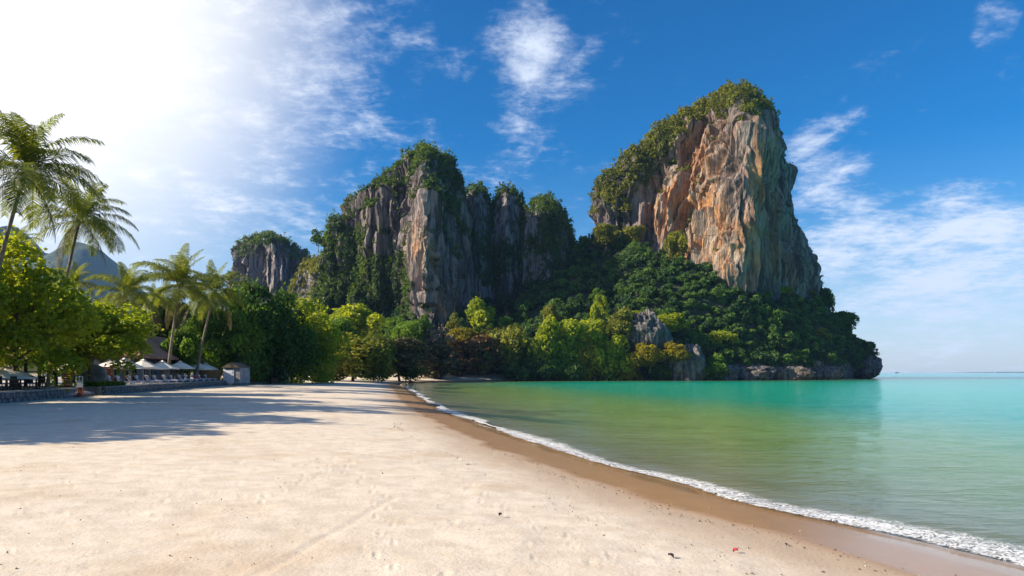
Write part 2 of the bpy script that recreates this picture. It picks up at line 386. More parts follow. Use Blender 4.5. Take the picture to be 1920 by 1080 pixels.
nrm = t.n('ShaderNodeBump', {'Height': hh, 'Strength': 0.75, 'Distance': 0.2}).outputs[0]
df = t.n('ShaderNodeBsdfDiffuse', {'Color': scol}).outputs[0]
body = t.n('ShaderNodeMixShader', {0: scat, 1: tr, 2: df}).outputs[0]
gl = t.n('ShaderNodeBsdfGlossy', {'Color': col(0.95, 0.97, 1.0), 'Roughness': 0.06, 'Normal': nrm}).outputs[0]
fr = t.m('ADD', t.m('MULTIPLY', t.n('ShaderNodeFresnel', {'IOR': 1.33}).outputs[0], .5), t.m('MULTIPLY', t.n('ShaderNodeFresnel', {'IOR': 1.33, 'Normal': nrm}).outputs[0], .6))
out(t, t.n('ShaderNodeMixShader', {0: t.m('MULTIPLY', fr, 0.72, clamp=True), 1: body, 2: gl}).outputs[0])
ang = np.linspace(-46, 46, 420); ang = np.concatenate([np.linspace(-180, -46, 30)[:-1], ang, np.linspace(46, 180, 30)[1:-1]])
rad = np.concatenate([[1.0], np.geomspace(4, 500, 260), np.geomspace(540, 5400, 34)])
A, Rr = np.meshgrid(np.radians(ang), rad); SX, SY = Rr * np.sin(A), Rr * np.cos(A)
SD = signed_dist(SX, SY); dp = np.maximum(-ground_base(SX, SY, SD), 0)
amp = 0.05 * sst(-SD, 0.5, 9) * (1 - sst(Rr, 80, 200))
SZ = amp * (fbm(SX / 2.4, SY / 0.9, 0, 3, 21) + 0.6 * fbm(SX / 7, SY / 2.6, 0, 2, 25)) + 0.035 * np.exp(-((SD + 1.6 + 0.5 * vn(SX / 3, SY / 3, 0, 4)) / 0.5) ** 2) * (Rr < 70)
me = mesh_np('sea', np.stack([SX, SY, SZ], -1).reshape(-1, 3), grid_faces(len(ang), len(rad), True), {'depth': dp.ravel()}, [m], True)
link('sea', me, kind='structure', label='calm green to turquoise sea water')

# ---------------------------------------------------------------- foam along the water's edge
m, t = newmat('sea_foam'); M['foam'] = m
pos = t.n('ShaderNodeTexCoord').outputs['Object']; u = t.attr('edge')
lace = t.n('ShaderNodeTexVoronoi', {'Vector': t.v('ADD', pos, t.n('ShaderNodeTexNoise', {'Vector': pos, 'Scale': 2.0}).outputs[1]), 'Scale': 8.0}, feature='DISTANCE_TO_EDGE').outputs[0]
nz = t.noise(pos, 3.2, 6, 0.66, 0.3); nl = t.noise(pos, 0.55, 3, 0.5)
dens = t.m('ADD', t.m('SUBTRACT', t.m('MULTIPLY', u, 1.0), 0.76), t.m('ADD', t.m('MULTIPLY', nz, 0.9), t.m('SUBTRACT', t.m('MULTIPLY', nl, 0.5), t.m('MULTIPLY', lace, 2.2))))
al = t.ss(dens, 0.24, 0.80, 0, .92)
nrm = t.n('ShaderNodeBump', {'Height': t.noise(pos, 14, 5, 0.7), 'Strength': 0.8, 'Distance': 0.03}).outputs[0]
df = t.n('ShaderNodeBsdfPrincipled', {'Base Color': col(0.82, 0.82, 0.80), 'Roughness': 0.6, 'Normal': nrm, 'Subsurface Weight': 0.0}).outputs[0]
out(t, t.n('ShaderNodeMixShader', {0: al, 1: t.n('ShaderNodeBsdfTransparent').outputs[0], 2: df}).outputs[0])
cp = np.array(coast[1:12]); seg = np.linalg.norm(np.diff(cp, axis=0), axis=1); cum = np.concatenate([[0], np.cumsum(seg)])
tt = np.linspace(0, cum[-1], 1500); cx = np.interp(tt, cum, cp[:, 0]); cy = np.interp(tt, cum, cp[:, 1])
ker = np.ones(41) / 41
cxs = np.convolve(np.pad(cx, 20, 'edge'), ker, 'valid'); cys = np.convolve(np.pad(cy, 20, 'edge'), ker, 'valid')
tx = np.gradient(cxs); ty = np.gradient(cys); l = np.hypot(tx, ty); nx, ny = ty / l, -tx / l      # towards the sea (right)
cc = np.linspace(0, 1, 26)
S, CC = np.meshgrid(np.arange(1500), cc)
yy = cys[S]; wid = 3.0 * (0.8 + 0.75 * vn(tt[S] / 4.0, 0.5, 0, 3)) * (0.5 + 0.6 * np.exp(-yy / 20) + 0.7 * np.exp(-((yy - 52) / 2.2) ** 2))
off = 0.5 * vn(tt[S] / 3.6, 1.5, 0, 8) + 0.12 * vn(tt[S] / 0.8, 2.5, 0, 9) + 0.3
dd = off + (CC - 0.42) * wid
FX = cxs[S] + nx[S] * dd; FY = cys[S] + ny[S] * dd
prof = np.where(CC < 0.3, sst(CC, 0, 0.12), 1 - 0.95 * sst(CC, 0.3, 1.0))
FZ = np.maximum(ground_base(FX, FY), 0.0) + 0.02 + prof * (0.05 + 0.035 * fbm(FX / 0.22, FY / 0.22, 0, 3, 11)) * (0.7 + 0.5 * vn(tt[S] / 2.2, 8, 0, 2))
me = mesh_np('foam', np.stack([FX, FY, FZ], -1).reshape(-1, 3), grid_faces(1500, 26), {'edge': prof.ravel()}, [m], True)
link('foam', me, kind='stuff', label='white foam of a small wave breaking along the sand', cat='foam')

# ================================================================ foliage builders
def leaves(Cn, Nn, size, rng, jit=0.8, aspect=0.62):
    n = len(Cn); N = Nn + jit * rng.normal(size=(n, 3)); N /= np.linalg.norm(N, axis=1, keepdims=True) + 1e-9
    U = np.cross(N, rng.normal(size=(n, 3))); U /= np.linalg.norm(U, axis=1, keepdims=True) + 1e-9
    Wv = np.cross(N, U); s = (size * rng.uniform(0.6, 1.35, n))[:, None]
    a = Cn - U * s; b = Cn + Wv * s * aspect + U * s * 0.1 - N * s * .12; c = Cn + U * s; d = Cn - Wv * s * aspect + U * s * 0.1 - N * s * .12
    V = np.stack([a, b, c, d], 1).reshape(-1, 3)
    return V, np.arange(4 * n).reshape(n, 4)
def sphere_pts(n, rng):
    p = rng.normal(size=(n, 3)); return p / np.linalg.norm(p, axis=1, keepdims=True)
def crown_points(nl, n, rng, lobe=0.42, flat=1.0, low=-0.5):
    """lobed crown filling about the unit sphere: positions, outward normals, tone, lobe centres"""
    cs = []
    while len(cs) < nl:
        p = sphere_pts(1, rng)[0] * rng.uniform(0.25, 0.72)
        if p[2] < low: continue
        cs.append(p * np.array([1, 1, flat]))
    cs = np.array(cs); rs = lobe * rng.uniform(0.6, 1.2, nl)
    k = rng.choice(nl, n, p=rs ** 2 / (rs ** 2).sum())
    d = sphere_pts(n, rng); d[:, 2] = np.where((d[:, 2] < -0.2) & (rng.random(n) < 0.6), -d[:, 2], d[:, 2])
    rr = rng.uniform(0.78, 1.08, n) ** 0.6
    P = cs[k] + d * (rs[k] * rr)[:, None] * np.array([1, 1, 0.85])
    tone = np.clip(0.5 + 0.24 * rng.normal(size=n) + 0.22 * rng.normal(size=nl)[k], 0, 1)
    return P, d, tone, cs, rs
def crown_mesh(name, seed, nl, n, leaf, lobe=0.42, flat=1.0, low=-0.5, jit=0.7, extra=0.06):
    rng = np.random.default_rng(seed)
    P, d, tone, cs, rs = crown_points(nl, n, rng, lobe, flat, low)
    m = int(n * extra); P[:m] *= rng.uniform(1.02, 1.16, (m, 1))
    lo, hi = np.percentile(P, 1.5, 0), np.percentile(P, 98.5, 0); sc = 2 / (hi - lo); ce = (lo + hi) / 2
    P = (P - ce) * sc; cs = (cs - ce) * sc
    V, F = leaves(P, d, leaf * sc.mean(), rng, jit * 2.0)
    return mesh_np(name, V, F, {'tone': np.repeat(tone, 4)}), cs
FAR = [crown_mesh('crown_far', 100 + i, 9 + i % 4, 1500, 0.115, 0.44, 0.9, -0.9) for i in range(6)]
MIDC = [crown_mesh('crown_middle', 140 + i, 22 + 2 * i, 5200, 0.060, 0.33, 0.85, -0.9) for i in range(4)]
NEAR = [crown_mesh('crown_near', 180 + i, 60 + 6 * i, 20000, 0.027, 0.20, 0.85, -0.6, 0.7, 0.14) for i in range(3)]
FLATC = [crown_mesh('crown_spreading', 220 + i, 44, 11000, 0.034, 0.20, 0.62, -0.2, 0.7, 0.14) for i in range(2)]
TALL = [crown_mesh('crown_slender', 240 + i, 12, 1800, 0.10, 0.36, 1.0, -0.9) for i in range(2)]
SPARSE = [crown_mesh('crown_sparse', 260 + i, 14, 900, 0.085, 0.32, 0.8, -0.3, 1.2) for i in range(2)]
def trunk_mesh(name, seed, cs, top=0.55, r0=0.045, fork=0.35, nl=9, lean=0.1):
    """trunk from (0,0,-1) up into the unit crown, limbs to the lobes"""
    rng = np.random.default_rng(seed); mb = MB(); lx, ly = rng.uniform(-lean, lean, 2)
    zs = np.linspace(-1.6, top, 7)
    mb.tube([(lx * (z + 1.6) ** 1.3 * 0.5 + 0.02 * rng.normal(), ly * (z + 1.6) ** 1.3 * 0.5 + .02 * rng.normal(), z) for z in zs], np.linspace(r0 * 1.25, r0 * 0.25, 7), 8)
    for c in cs[:nl]:
        z0 = rng.uniform(-1.6 + 1.6 * fork, -0.1); b = np.array([lx * (z0 + 1.6) ** 1.3 * .5, ly * (z0 + 1.6) ** 1.3 * .5, z0])
        c = np.array(c); mid = (b + c) / 2 + rng.normal(size=3) * 0.07 + np.array([0, 0, -0.08])
        mb.tube([b, (b + mid) / 2 + rng.normal(size=3) * .02, mid, (mid + c) / 2 + rng.normal(size=3) * .04, c], np.linspace(r0 * .5, r0 * .10, 5), 6, False)
    return mb.mesh(name, M['bark'], True)
TR = {id(l): [trunk_mesh('trunk', 300 + i, q[1]) for i, q in enumerate(l)] for l in (FAR, MIDC, NEAR, FLATC, TALL, SPARSE)}
tree_no = [0]
def tree(name, label, px, py, wpx, hpx, Y, lib, mat, group=None, base=None, rz=None, cat='tree'):
    """crown centre at pixel (px,py), width/height in pixels, standing at distance Y"""
    c = at(px, py, Y); w = wpx / FPX * Y / 2; h = hpx / FPX * Y / 2
    i = tree_no[0]; tree_no[0] += 1; q = i % len(lib)
    if base is None: base = gz(c[0], c[1])
    e = thing(name, label, cat, (c[0], c[1], base), (i * 2.4) % 6.28 if rz is None else rz, group)
    rel = c[2] - base
    link('crown', lib[q][0], e, (0, 0, rel), None, (w, w, h), mat=M[mat])
    low = max(rel + 0.15 * h, 0.2); tk = TR[id(lib)][q]
    link('trunk', tk, e, (0, 0, rel), None, (w, w, max(low / 1.6, h)))
    return e

# ================================================================ limestone towers
def spline_ring(P, n):
    K = len(P); t = np.linspace(0, K, n, endpoint=False); i = np.floor(t).astype(int); f = (t - i)[:, None]
    a, b, c, d = P[(i - 1) % K], P[i % K], P[(i + 1) % K], P[(i + 2) % K]
    cr = 0.5 * ((2 * b) + (-a + c) * f + (2 * a - 5 * b + 4 * c - d) * f ** 2 + (-a + 3 * b - 3 * c + d) * f ** 3)
    ln = b * (1 - f) + c * f
    return 0.55 * cr + 0.45 * ln
def grid_normals(G):
    du = np.roll(G, -1, 1) - np.roll(G, 1, 1); dv = np.gradient(G, axis=0)
    n = np.cross(du, dv); return n / (np.linalg.norm(n, axis=2, keepdims=True) + 1e-9)
def tower(name, label, Yc, levels, plan, nu, nv, seed, mat, amp=1.0, warm_fn=None, veg_fn=None, leaf=0.9, nleaf=30000, fmat='creeper', k=1.0, drop=0.0, calm=None):
    """levels: (row, left col, right col, spur col, depth scale); plan: list of (fx, dy) with fx -1..0 between left edge and spur, 0..1 spur to right edge"""
    L = sorted(levels, key=lambda q: -q[0]); L = np.array(L, float); L[:, 0] += drop * np.clip((300 - L[:, 0]) / 150, 0, 1.2)
    rows = np.linspace(L[0, 0], L[-1, 0], nv - 10)
    # close the top: a few shrinking rings
    G = np.zeros((nv, nu, 3))
    for j, r in enumerate(rows):
        vals = [np.interp(-r, -L[:, 0], L[:, c]) for c in range(1, 5)]
        xl, xr, xs, ds = vals; pts = []
        for fx, dy in plan:
            Yp = Yc + dy * ds; px = xs + fx * (xs - xl) if fx < 0 else xs + fx * (xr - xs)
            Ypx = Yc + 0.75 * dy * ds
            pts.append([(px - 960) / FPX * Ypx, Yp])
        G[j, :, :2] = spline_ring(np.array(pts), nu); G[j, :, 2] = CAMZ + (HORY - r) / FPX * Yc
    last = G[nv - 11].copy(); cen = last.mean(0); hgt = 0.22 * np.ptp(last[:, 0])
    for q in range(10):
        a = (q + 1) / 10 * math.pi / 2
        G[nv - 10 + q] = cen + (last - cen) * max(math.cos(a), 0.02); G[nv - 10 + q, :, 2] = last[:, 2] + hgt * math.sin(a) * 0.6
    N = grid_normals(G)
    if (N[nv // 2, :, :2] * (G[nv // 2, :, :2] - G[nv // 2, :, :2].mean(0))).sum() < 0: N = -N
    x, y, z = G[..., 0], G[..., 1], G[..., 2]; s = seed; xk, yk, zk = x * k, y * k, z * k
    wob = 3.0 * fbm(xk / 14, yk / 14, zk / 14, 2, s + 40)
    d = 5.0 * fbm(xk / 26, yk / 26, zk / 60, 3, s) + 3.4 * ridged((xk + wob) / 9, (yk + wob) / 9, zk / 55, 3, s + 10) + 1.2 * fbm(xk / 6.5, yk / 6.5, (zk + wob) / 22, 4, s + 20, .6)
    d += 1.5 * ridged((xk + wob) / 3.6, (yk + wob) / 3.6, zk / 16, 3, s + 30) + 1.5 * np.abs(vn(xk / 1.5, yk / 1.5, (zk + wob) / 26, s + 35)) + 0.5 * fbm(xk / 1.2, yk / 1.2, zk / 4.5, 2, s + 36)
    d += 1.6 * np.maximum(0, vn(xk / 15, yk / 15, zk / 12, s + 50)) * np.sign(vn(xk / 7, yk / 7, zk / 10, s + 51))
    wv = 0.6 + 0.7 * sst(vn(xk / 22, yk / 22, zk / 26, s + 55), -.3, .5)
    d += wv * (4.2 * np.abs(vn((xk + wob * .5) / 5.2, (yk + wob * .5) / 5.2, (zk + wob) / 60, s + 56)) - 1.2) + wv * (2.0 * np.abs(vn((xk + wob * .3) / 2.3, (yk + wob * .3) / 2.3, (zk + wob) / 55, s + 57)) - .6)
    d -= 5.5 * sst(vn((xk + wob) / 11, (yk + wob) / 11, (zk + wob) / 24, s + 58), .25, .5) + 2.2 * sst(vn(xk / 5, yk / 5, (zk + wob) / 15, s + 59), .3, .5)
    c1 = np.abs(vn((xk + 1.6 * wob) / 9, (yk + 1.6 * wob) / 9, (zk + 2 * wob) / 75, s + 61)); c2 = np.abs(vn((xk + wob) / 4.2, (yk + wob) / 4.2, (zk + 2 * wob) / 60, s + 62))
    d -= 4.5 * np.exp(-(c1 / .09) ** 2) * sst(vn(xk / 13, yk / 13, zk / 24, s + 63), -.35, .25) + 2.4 * np.exp(-(c2 / .11) ** 2) * sst(vn(xk / 8, yk / 8, zk / 28, s + 64), -.3, .3)
    wd = np.ptp(G[:, :, 0], axis=1); d = d * np.clip(wd / 42 * k, .22, 1.0)[:, None]
    if calm is not None: d = d * calm(960 + x / y * FPX, HORY - (z - CAMZ) / y * FPX)
    taper = np.ones(nv); taper[-10:] = np.linspace(1, .5, 10)
    G2 = G + N * (d * amp / k)[..., None] * taper[:, None, None]
    N2 = grid_normals(G2)
    if (N2 * N).sum() < 0: N2 = -N2
    pxs = 960 + G2[..., 0] / G2[..., 1] * FPX; pys = HORY - (G2[..., 2] - CAMZ) / G2[..., 1] * FPX
    warm = warm_fn(pxs, pys) if warm_fn is not None else np.zeros_like(d)
    nb = fbm(G2[..., 0] / 9 * k, G2[..., 1] / 9 * k, G2[..., 2] / 13 * k, 4, s + 60, .6)
    veg = 0.16 + 1.15 * (N2[..., 2] - 0.22) + 0.62 * nb
    if veg_fn is not None: veg = veg + veg_fn(pxs, pys, N2, nb)
    veg = np.clip(veg, 0, 1)
    V = G2.reshape(-1, 3); e = np.array([[cen[0], cen[1], G2[-1, :, 2].mean() + .2]])
    o0 = V.mean(0) * 0; o0[:] = (G[0, :, 0].mean(), Yc, max(G[0, :, 2].min(), 0))
    F = grid_faces(nu, nv, True)
    me = mesh_np(name, V - o0, F, {'warm': warm.ravel(), 'veg': veg.ravel(), 'cav': d.ravel()}, [M[mat]], False)
    o = link(name, me, None, o0, label=label, cat='cliff', group='limestone cliffs')
    # scrub and creepers rooted on the ledges
    rng = np.random.default_rng(seed + 99)
    a = G2[:-1, :]; b = np.roll(G2, -1, 1)[:-1, :]; c = G2[1:, :]
    area = np.linalg.norm(np.cross(b - a, c - a), axis=2); vis = (N2[:-1, :, 1] < 0.45) | (N2[:-1, :, 2] > 0.4)
    wgt = (area * sst(veg[:-1], 0.42, 0.72) * vis).ravel(); tot = wgt.sum()
    nc = nleaf // 9
    idx = rng.choice(wgt.size, nc, p=wgt / tot); jj, ii = np.unravel_index(idx, area.shape)
    f1, f2 = rng.random((2, nc, 1)); p = a[jj, ii] + (b[jj, ii] - a[jj, ii]) * f1 + (c[jj, ii] - a[jj, ii]) * f2; nn_ = N2[:-1][jj, ii]
    # clumps: some stand proud
    cl = np.maximum(0, fbm(p[:, 0] / 3.2, p[:, 1] / 3.2, p[:, 2] / 3.2, 2, s + 70)) * 3.0 + rng.random(nc) ** 3 * 1.4 + rng.random(nc) ** 14 * 2.2
    cl = cl * (0.38 + 0.62 * np.clip(nn_[:, 2] * 2, 0, 1)); up = np.array([0, 0, 1.0])
    cpos = p + nn_ * (0.25 + cl[:, None] * 0.7) / k + up * (cl[:, None] * 0.65) / k
    tn = np.clip(0.45 + 0.5 * vn(p[:, 0] / 5, p[:, 1] / 5, p[:, 2] / 5, s + 80) + 0.15 * rng.normal(size=nc), 0, 1)
    Pc = np.repeat(cpos, 9, 0); off = rng.normal(size=(nc * 9, 3)); off /= np.linalg.norm(off, axis=1, keepdims=True)
    Nn = np.repeat(nn_, 9, 0) * 0.5 + off * 0.8 + up * .35
    Vl, Fl = leaves(Pc + off * 0.85 * leaf * rng.uniform(.6, 1.5, (nc * 9, 1)), Nn, leaf * 0.62, rng, 0.95)
    me = mesh_np('foliage', Vl - o0, Fl, {'tone': np.repeat(np.repeat(tn, 9), 4)}, [M[fmat]])
    link('foliage', me, o, kind='stuff')
    return o, G2, N2, veg
def blob(px, py, cx, cy, rx, ry): return np.exp(-(((px - cx) / rx) ** 2 + ((py - cy) / ry) ** 2))
PLAN_BIG = [(-1, -2), (-.88, -14), (-.55, -20), (-.22, -38), (0, -62), (.42, -44), (.8, -22), (1, 4), (.7, 40), (-.1, 52), (-.7, 36)]
def warm_big(px, py):
    return 1.0 * blob(px, py, 1310, 300, 75, 120) + .9 * blob(px, py, 1250, 400, 60, 80) + .7 * blob(px, py, 1330, 450, 60, 80) + .55 * blob(px, py, 1420, 480, 60, 100) + .6 * blob(px, py, 1435, 300, 40, 120) + .7 * blob(px, py, 1325, 500, 40, 50) + .3 * blob(px, py, 1500, 540, 30, 40) + .1 * blob(px, py, 1450, 420, 60, 200) - .4 * blob(px, py, 1160, 430, 50, 60)
def veg_big(px, py, N, nb):
    edge = np.interp(py, [150, 175, 215, 265, 310, 345, 385, 450], [1500, 1330, 1275, 1225, 1185, 1150, 1122, 1112])
    v = 0.95 * sst(edge + 62 + 30 * nb - px, -14, 22) * (py < 400) - 0.38
    v += 0.9 * sst(214 - py + 26 * nb, 0, 18) * (px > 1250)
    v += .55 * blob(px, py, 1260, 470, 60, 30) + .5 * blob(px, py, 1130, 455, 40, 28) + .35 * blob(px, py, 1530, 560, 22, 60) + .35 * blob(px, py, 1290, 420, 20, 40)
    return v - .3 * blob(px, py, 1370, 400, 120, 140)
tower('limestone_tower', 'tallest cliff with an orange and grey rock face and green cap above the headland', 352,
      [(640, 1080, 1560, 1350, 1.0), (560, 1095, 1534, 1352, 1.0), (500, 1105, 1512, 1358, 1.0), (450, 1108, 1493, 1365, 1.0), (400, 1113, 1478, 1372, .96), (350, 1126, 1470, 1378, .9),
       (320, 1158, 1465, 1380, .86), (290, 1188, 1456, 1380, .8), (260, 1214, 1450, 1380, .72), (235, 1240, 1446, 1380, .64), (210, 1266, 1434, 1372, .52), (190, 1294, 1416, 1364, .40), (172, 1322, 1394, 1358, .26), (162, 1338, 1376, 1356, .15)],
      PLAN_BIG, 620, 420, 11, 'rock', 1.0, warm_big, veg_big, 0.95, 60000, 'drytop', drop=22, calm=lambda px, py: 1 - .62 * sst(np.interp(py, [150, 190, 230, 280, 330, 370, 450], [1420, 1330, 1290, 1245, 1205, 1175, 1150]) - px, -25, 25) * (1 - sst(py, 340, 390)))
PLAN_MID = [(-1, 6), (-.92, -10), (-.6, -15), (-.22, -19), (0, -46), (.45, -30), (.85, -12), (1, 8), (.5, 40), (-.5, 40)]
def warm_mid(px, py):
    return 1.1 * blob(px, py, 800, 470, 26, 60) + .8 * blob(px, py, 820, 560, 50, 60) + .5 * blob(px, py, 765, 450, 40, 60) + .8 * blob(px, py, 845, 580, 22, 30) - .35
def veg_mid(px, py, N, nb):
    v = 0.04 + 0.9 * sst(640 - px + 22 * nb, 0, 26)
    v += 1.3 * blob(px, py, 728, 565, 66, 100) + 1.2 * blob(px, py, 655, 540, 66, 120) + 1.0 * blob(px, py, 840, 370, 30, 100) + .8 * blob(px, py, 795, 275, 40, 26) + .4 * blob(px, py, 740, 310, 50, 30) + .4 * blob(px, py, 868, 470, 14, 90)
    v -= .7 * blob(px, py, 805, 520, 45, 130) + .35 * blob(px, py, 700, 420, 60, 60)
    return v
tower('limestone_tower', 'sharp grey cliff with creepers on its flank and a sunlit ochre spur', 318,
      [(660, 585, 900, 800, 1.0), (600, 592, 886, 803, 1.0), (540, 598, 881, 803, 1.0), (470, 603, 872, 802, .95), (440, 610, 868, 802, .9), (420, 620, 866, 802, .88), (400, 645, 864, 801, .84), (378, 674, 861, 800, .78), (352, 705, 856, 798, .7),
       (328, 732, 847, 796, .58), (308, 752, 838, 795, .46), (295, 766, 824, 792, .33), (286, 776, 812, 790, .22), (280, 783, 802, 790, .14)],
      PLAN_MID, 520, 380, 23, 'rock', 0.9, warm_mid, veg_mid, 0.85, 85000, drop=10)
PLAN_S = [(-1, 0), (-.75, -12), (-.3, -17), (0, -24), (.5, -18), (.88, -8), (1, 4), (.5, 24), (-.5, 24)]
def veg_c(k_, cx, cy, rx, ry): return lambda px, py, N, nb: k_ - .9 * blob(px, py, cx, cy, rx, ry)
tower('limestone_tower', 'small rock pinnacle just beside the sharp grey cliff', 352,
      [(640, 850, 950, 895, 1), (500, 858, 935, 893, 1), (430, 864, 928, 892, .9), (395, 868, 922, 892, .7), (370, 872, 914, 892, .5), (358, 880, 906, 892, .3)],
      PLAN_S, 260, 260, 31, 'rockgrey', 0.55, None, veg_c(.58, 893, 385, 20, 22), 0.75, 26000)
tower('limestone_tower', 'middle rock pinnacle of the three, with a bare grey head', 356,
      [(640, 890, 1030, 950, 1), (500, 905, 1010, 950, 1), (440, 914, 998, 950, .9), (400, 922, 986, 950, .7), (375, 930, 976, 950, .5), (360, 938, 966, 950, .3)],
      PLAN_S, 280, 260, 37, 'rockgrey', 0.6, None, veg_c(.58, 948, 400, 22, 30), 0.75, 28000)
tower('limestone_tower', 'rounded green rock pinnacle nearest the forested headland', 344,
      [(640, 960, 1100, 1025, 1), (540, 970, 1084, 1025, 1), (480, 976, 1079, 1024, 1), (440, 980, 1074, 1022, .9), (410, 986, 1064, 1020, .72), (390, 995, 1050, 1018, .5), (378, 1005, 1036, 1018, .3)],
      PLAN_S, 300, 260, 41, 'rockgrey', 0.6, None, lambda px, py, N, nb: .62 - .9 * blob(px, py, 1000, 415, 14, 24) - .7 * blob(px, py, 1015, 590, 14, 40) - .6 * blob(px, py, 950, 470, 20, 30), 0.75, 34000)
tower('limestone_tower', 'low hazy grey cliff behind the coconut palms', 520,
      [(640, 425, 610, 500, 1), (560, 432, 592, 505, 1), (500, 440, 576, 506, 1), (480, 446, 562, 506, .9), (465, 456, 556, 506, .75), (452, 468, 534, 506, .5), (444, 484, 520, 502, .3)],
      PLAN_S, 300, 220, 47, 'rockgrey', 1.15, None, lambda px, py, N, nb: .12 + .7 * sst(470 - py + 20 * nb, 0, 14) - .5 * blob(px, py, 500, 520, 40, 50) + .4 * blob(px, py, 560, 500, 20, 60), 1.2, 16000)
tower('limestone_tower', 'scrub covered shoulder left of the sharp grey cliff', 400,
      [(640, 530, 640, 590, 1), (560, 545, 640, 592, 1), (520, 560, 632, 595, .8), (500, 574, 622, 598, .5), (492, 584, 612, 598, .3)],
      PLAN_S, 200, 160, 53, 'rockgrey', 0.7, None, lambda px, py, N, nb: .35, 1.0, 12000, 'drytop')

# ---------------------------------------------------------------- distant hills
m, t = newmat('hill_forest'); M['hill'] = m
pos = t.n('ShaderNodeTexCoord').outputs['Object']
b = t.mix(t.noise(pos, 0.03, 6, 0.65), col(0.03, 0.06, 0.03), col(0.09, 0.12, 0.06))
out(t, t.n('ShaderNodeBsdfPrincipled', {'Base Color': b, 'Roughness': 0.9, 'Normal': t.n('ShaderNodeBump', {'Height': t.noise(pos, 0.02, 6, 0.7), 'Strength': 1.0, 'Distance': 25.0}).outputs[0]}).outputs[0])
def ridge(name, Y, prof, depth, seed, label):
    px = np.linspace(prof[0][0], prof[-1][0], 200); top = np.interp(px, [q[0] for q in prof], [q[1] for q in prof])
    v = np.linspace(-1, 1, 60); PX, VV = np.meshgrid(px, v); TOP = np.interp(PX, [q[0] for q in prof], [q[1] for q in prof])
    X = (PX - 960) / FPX * Y; Hh = (HORY - TOP) / FPX * Y; Yy = Y + VV * depth
    prof_v = np.clip(1 - np.abs(VV) ** 1.6, 0, 1); Z = Hh * prof_v * (1 + .0 * X)
    Z = Z + prof_v * 0.05 * Hh.max() * fbm(X / 190, Yy / 190, 0, 4, seed) - 4
    me = mesh_np(name, np.stack([X, Yy, Z], -1).reshape(-1, 3), grid_faces(200, 60), None, [m], True)
    return link(name, me, kind='structure', label=label)
ridge('hills', 2600, [(-700, 520), (-400, 470), (-150, 450), (0, 428), (30, 424), (70, 470), (105, 478), (140, 455), (175, 462), (210, 490), (250, 535), (300, 600), (360, 690)], 600, 3, 'far blue hills behind the palms')
ridge('hills', 4900, [(-900, 560), (-300, 540), (100, 560), (240, 590), (330, 630), (420, 660), (520, 690)], 500, 5, 'farthest faint ridge behind the palms')
ridge('island', 4900, [(1690, 697.6), (1720, 696.8), (1760, 697.0), (1800, 696.6), (1870, 695.6), (1930, 695.4), (2050, 697)], 200, 8, 'long low island on the horizon')

# ================================================================ forested headland
NUH, NVH = 300, 150
cpx = np.array([c for c, _ in COAST_COLS], float)
pxg = np.linspace(975, 1628, NUH); vg = np.linspace(0, 5, NVH)
ROW = np.zeros((NVH, NUH)); DEP = np.zeros((NVH, NUH))
for k in range(6):
    pass
rowk = np.array([[q[0] for q in p] for _, p in COAST_COLS], float); depk = np.array([[q[1] for q in p] for _, p in COAST_COLS], float)
for i, px in enumerate(pxg):
    rr = [np.interp(px, cpx, rowk[:, k]) for k in range(6)]; dk = [np.interp(px, cpx, depk[:, k]) for k in range(6)]
    ROW[:, i] = np.interp(vg, range(6), rr); DEP[:, i] = np.interp(vg, range(6), dk)
ROW[0] += 8
PXG = np.repeat(pxg[None], NVH, 0)
H = np.stack([(PXG - 960) / FPX * DEP, DEP, CAMZ + (HORY - ROW) / FPX * DEP], -1)
back = np.stack([H[-1, :, 0] * 1.06, H[-1, :, 1] + 60, np.full(NUH, -6.0)], -1)
mid_ = (H[-1] + back) / 2 + np.array([0, 0, 8.0])
hx, hy, hz = H[..., 0], H[..., 1], H[..., 2]
rockband = 1 - sst(hz, 5, 10)
dis = 3.2 * fbm(hx / 18, hy / 18, hz / 18, 3, 71) * sst(hz, 6, 20)
dis2 = (2.0 * ridged(hx / 6, hy / 6, hz / 22, 3, 73) + 1.6 * fbm(hx / 3, hy / 3, hz / 3, 3, 75)) * rockband
H[..., 2] += dis; H[..., 1] -= dis2 + 1.5 * sst(hz, 3, 8) * rockband; H[..., 0] -= 0.3 * dis2
Hall = np.concatenate([H, mid_[None], back[None]], 0)
endr = H[:, -1]
vegH = np.clip(sst(Hall[..., 2] + 3 * fbm(Hall[..., 0] / 8, Hall[..., 1] / 8, 0, 3, 77), 4, 8), 0, 1)
wrm = 0.55 * blob(960 + Hall[..., 0] / Hall[..., 1] * FPX, 0, 1470, 0, 110, 1) + .15
me = mesh_np('headland', Hall.reshape(-1, 3), grid_faces(NUH, NVH + 2), {'veg': vegH.ravel(), 'warm': wrm.ravel(), 'cav': 0 * vegH.ravel()}, [M['rocknear']], True)
link('headland', me, kind='structure', label='steep forested headland with a rocky foot in the sea')
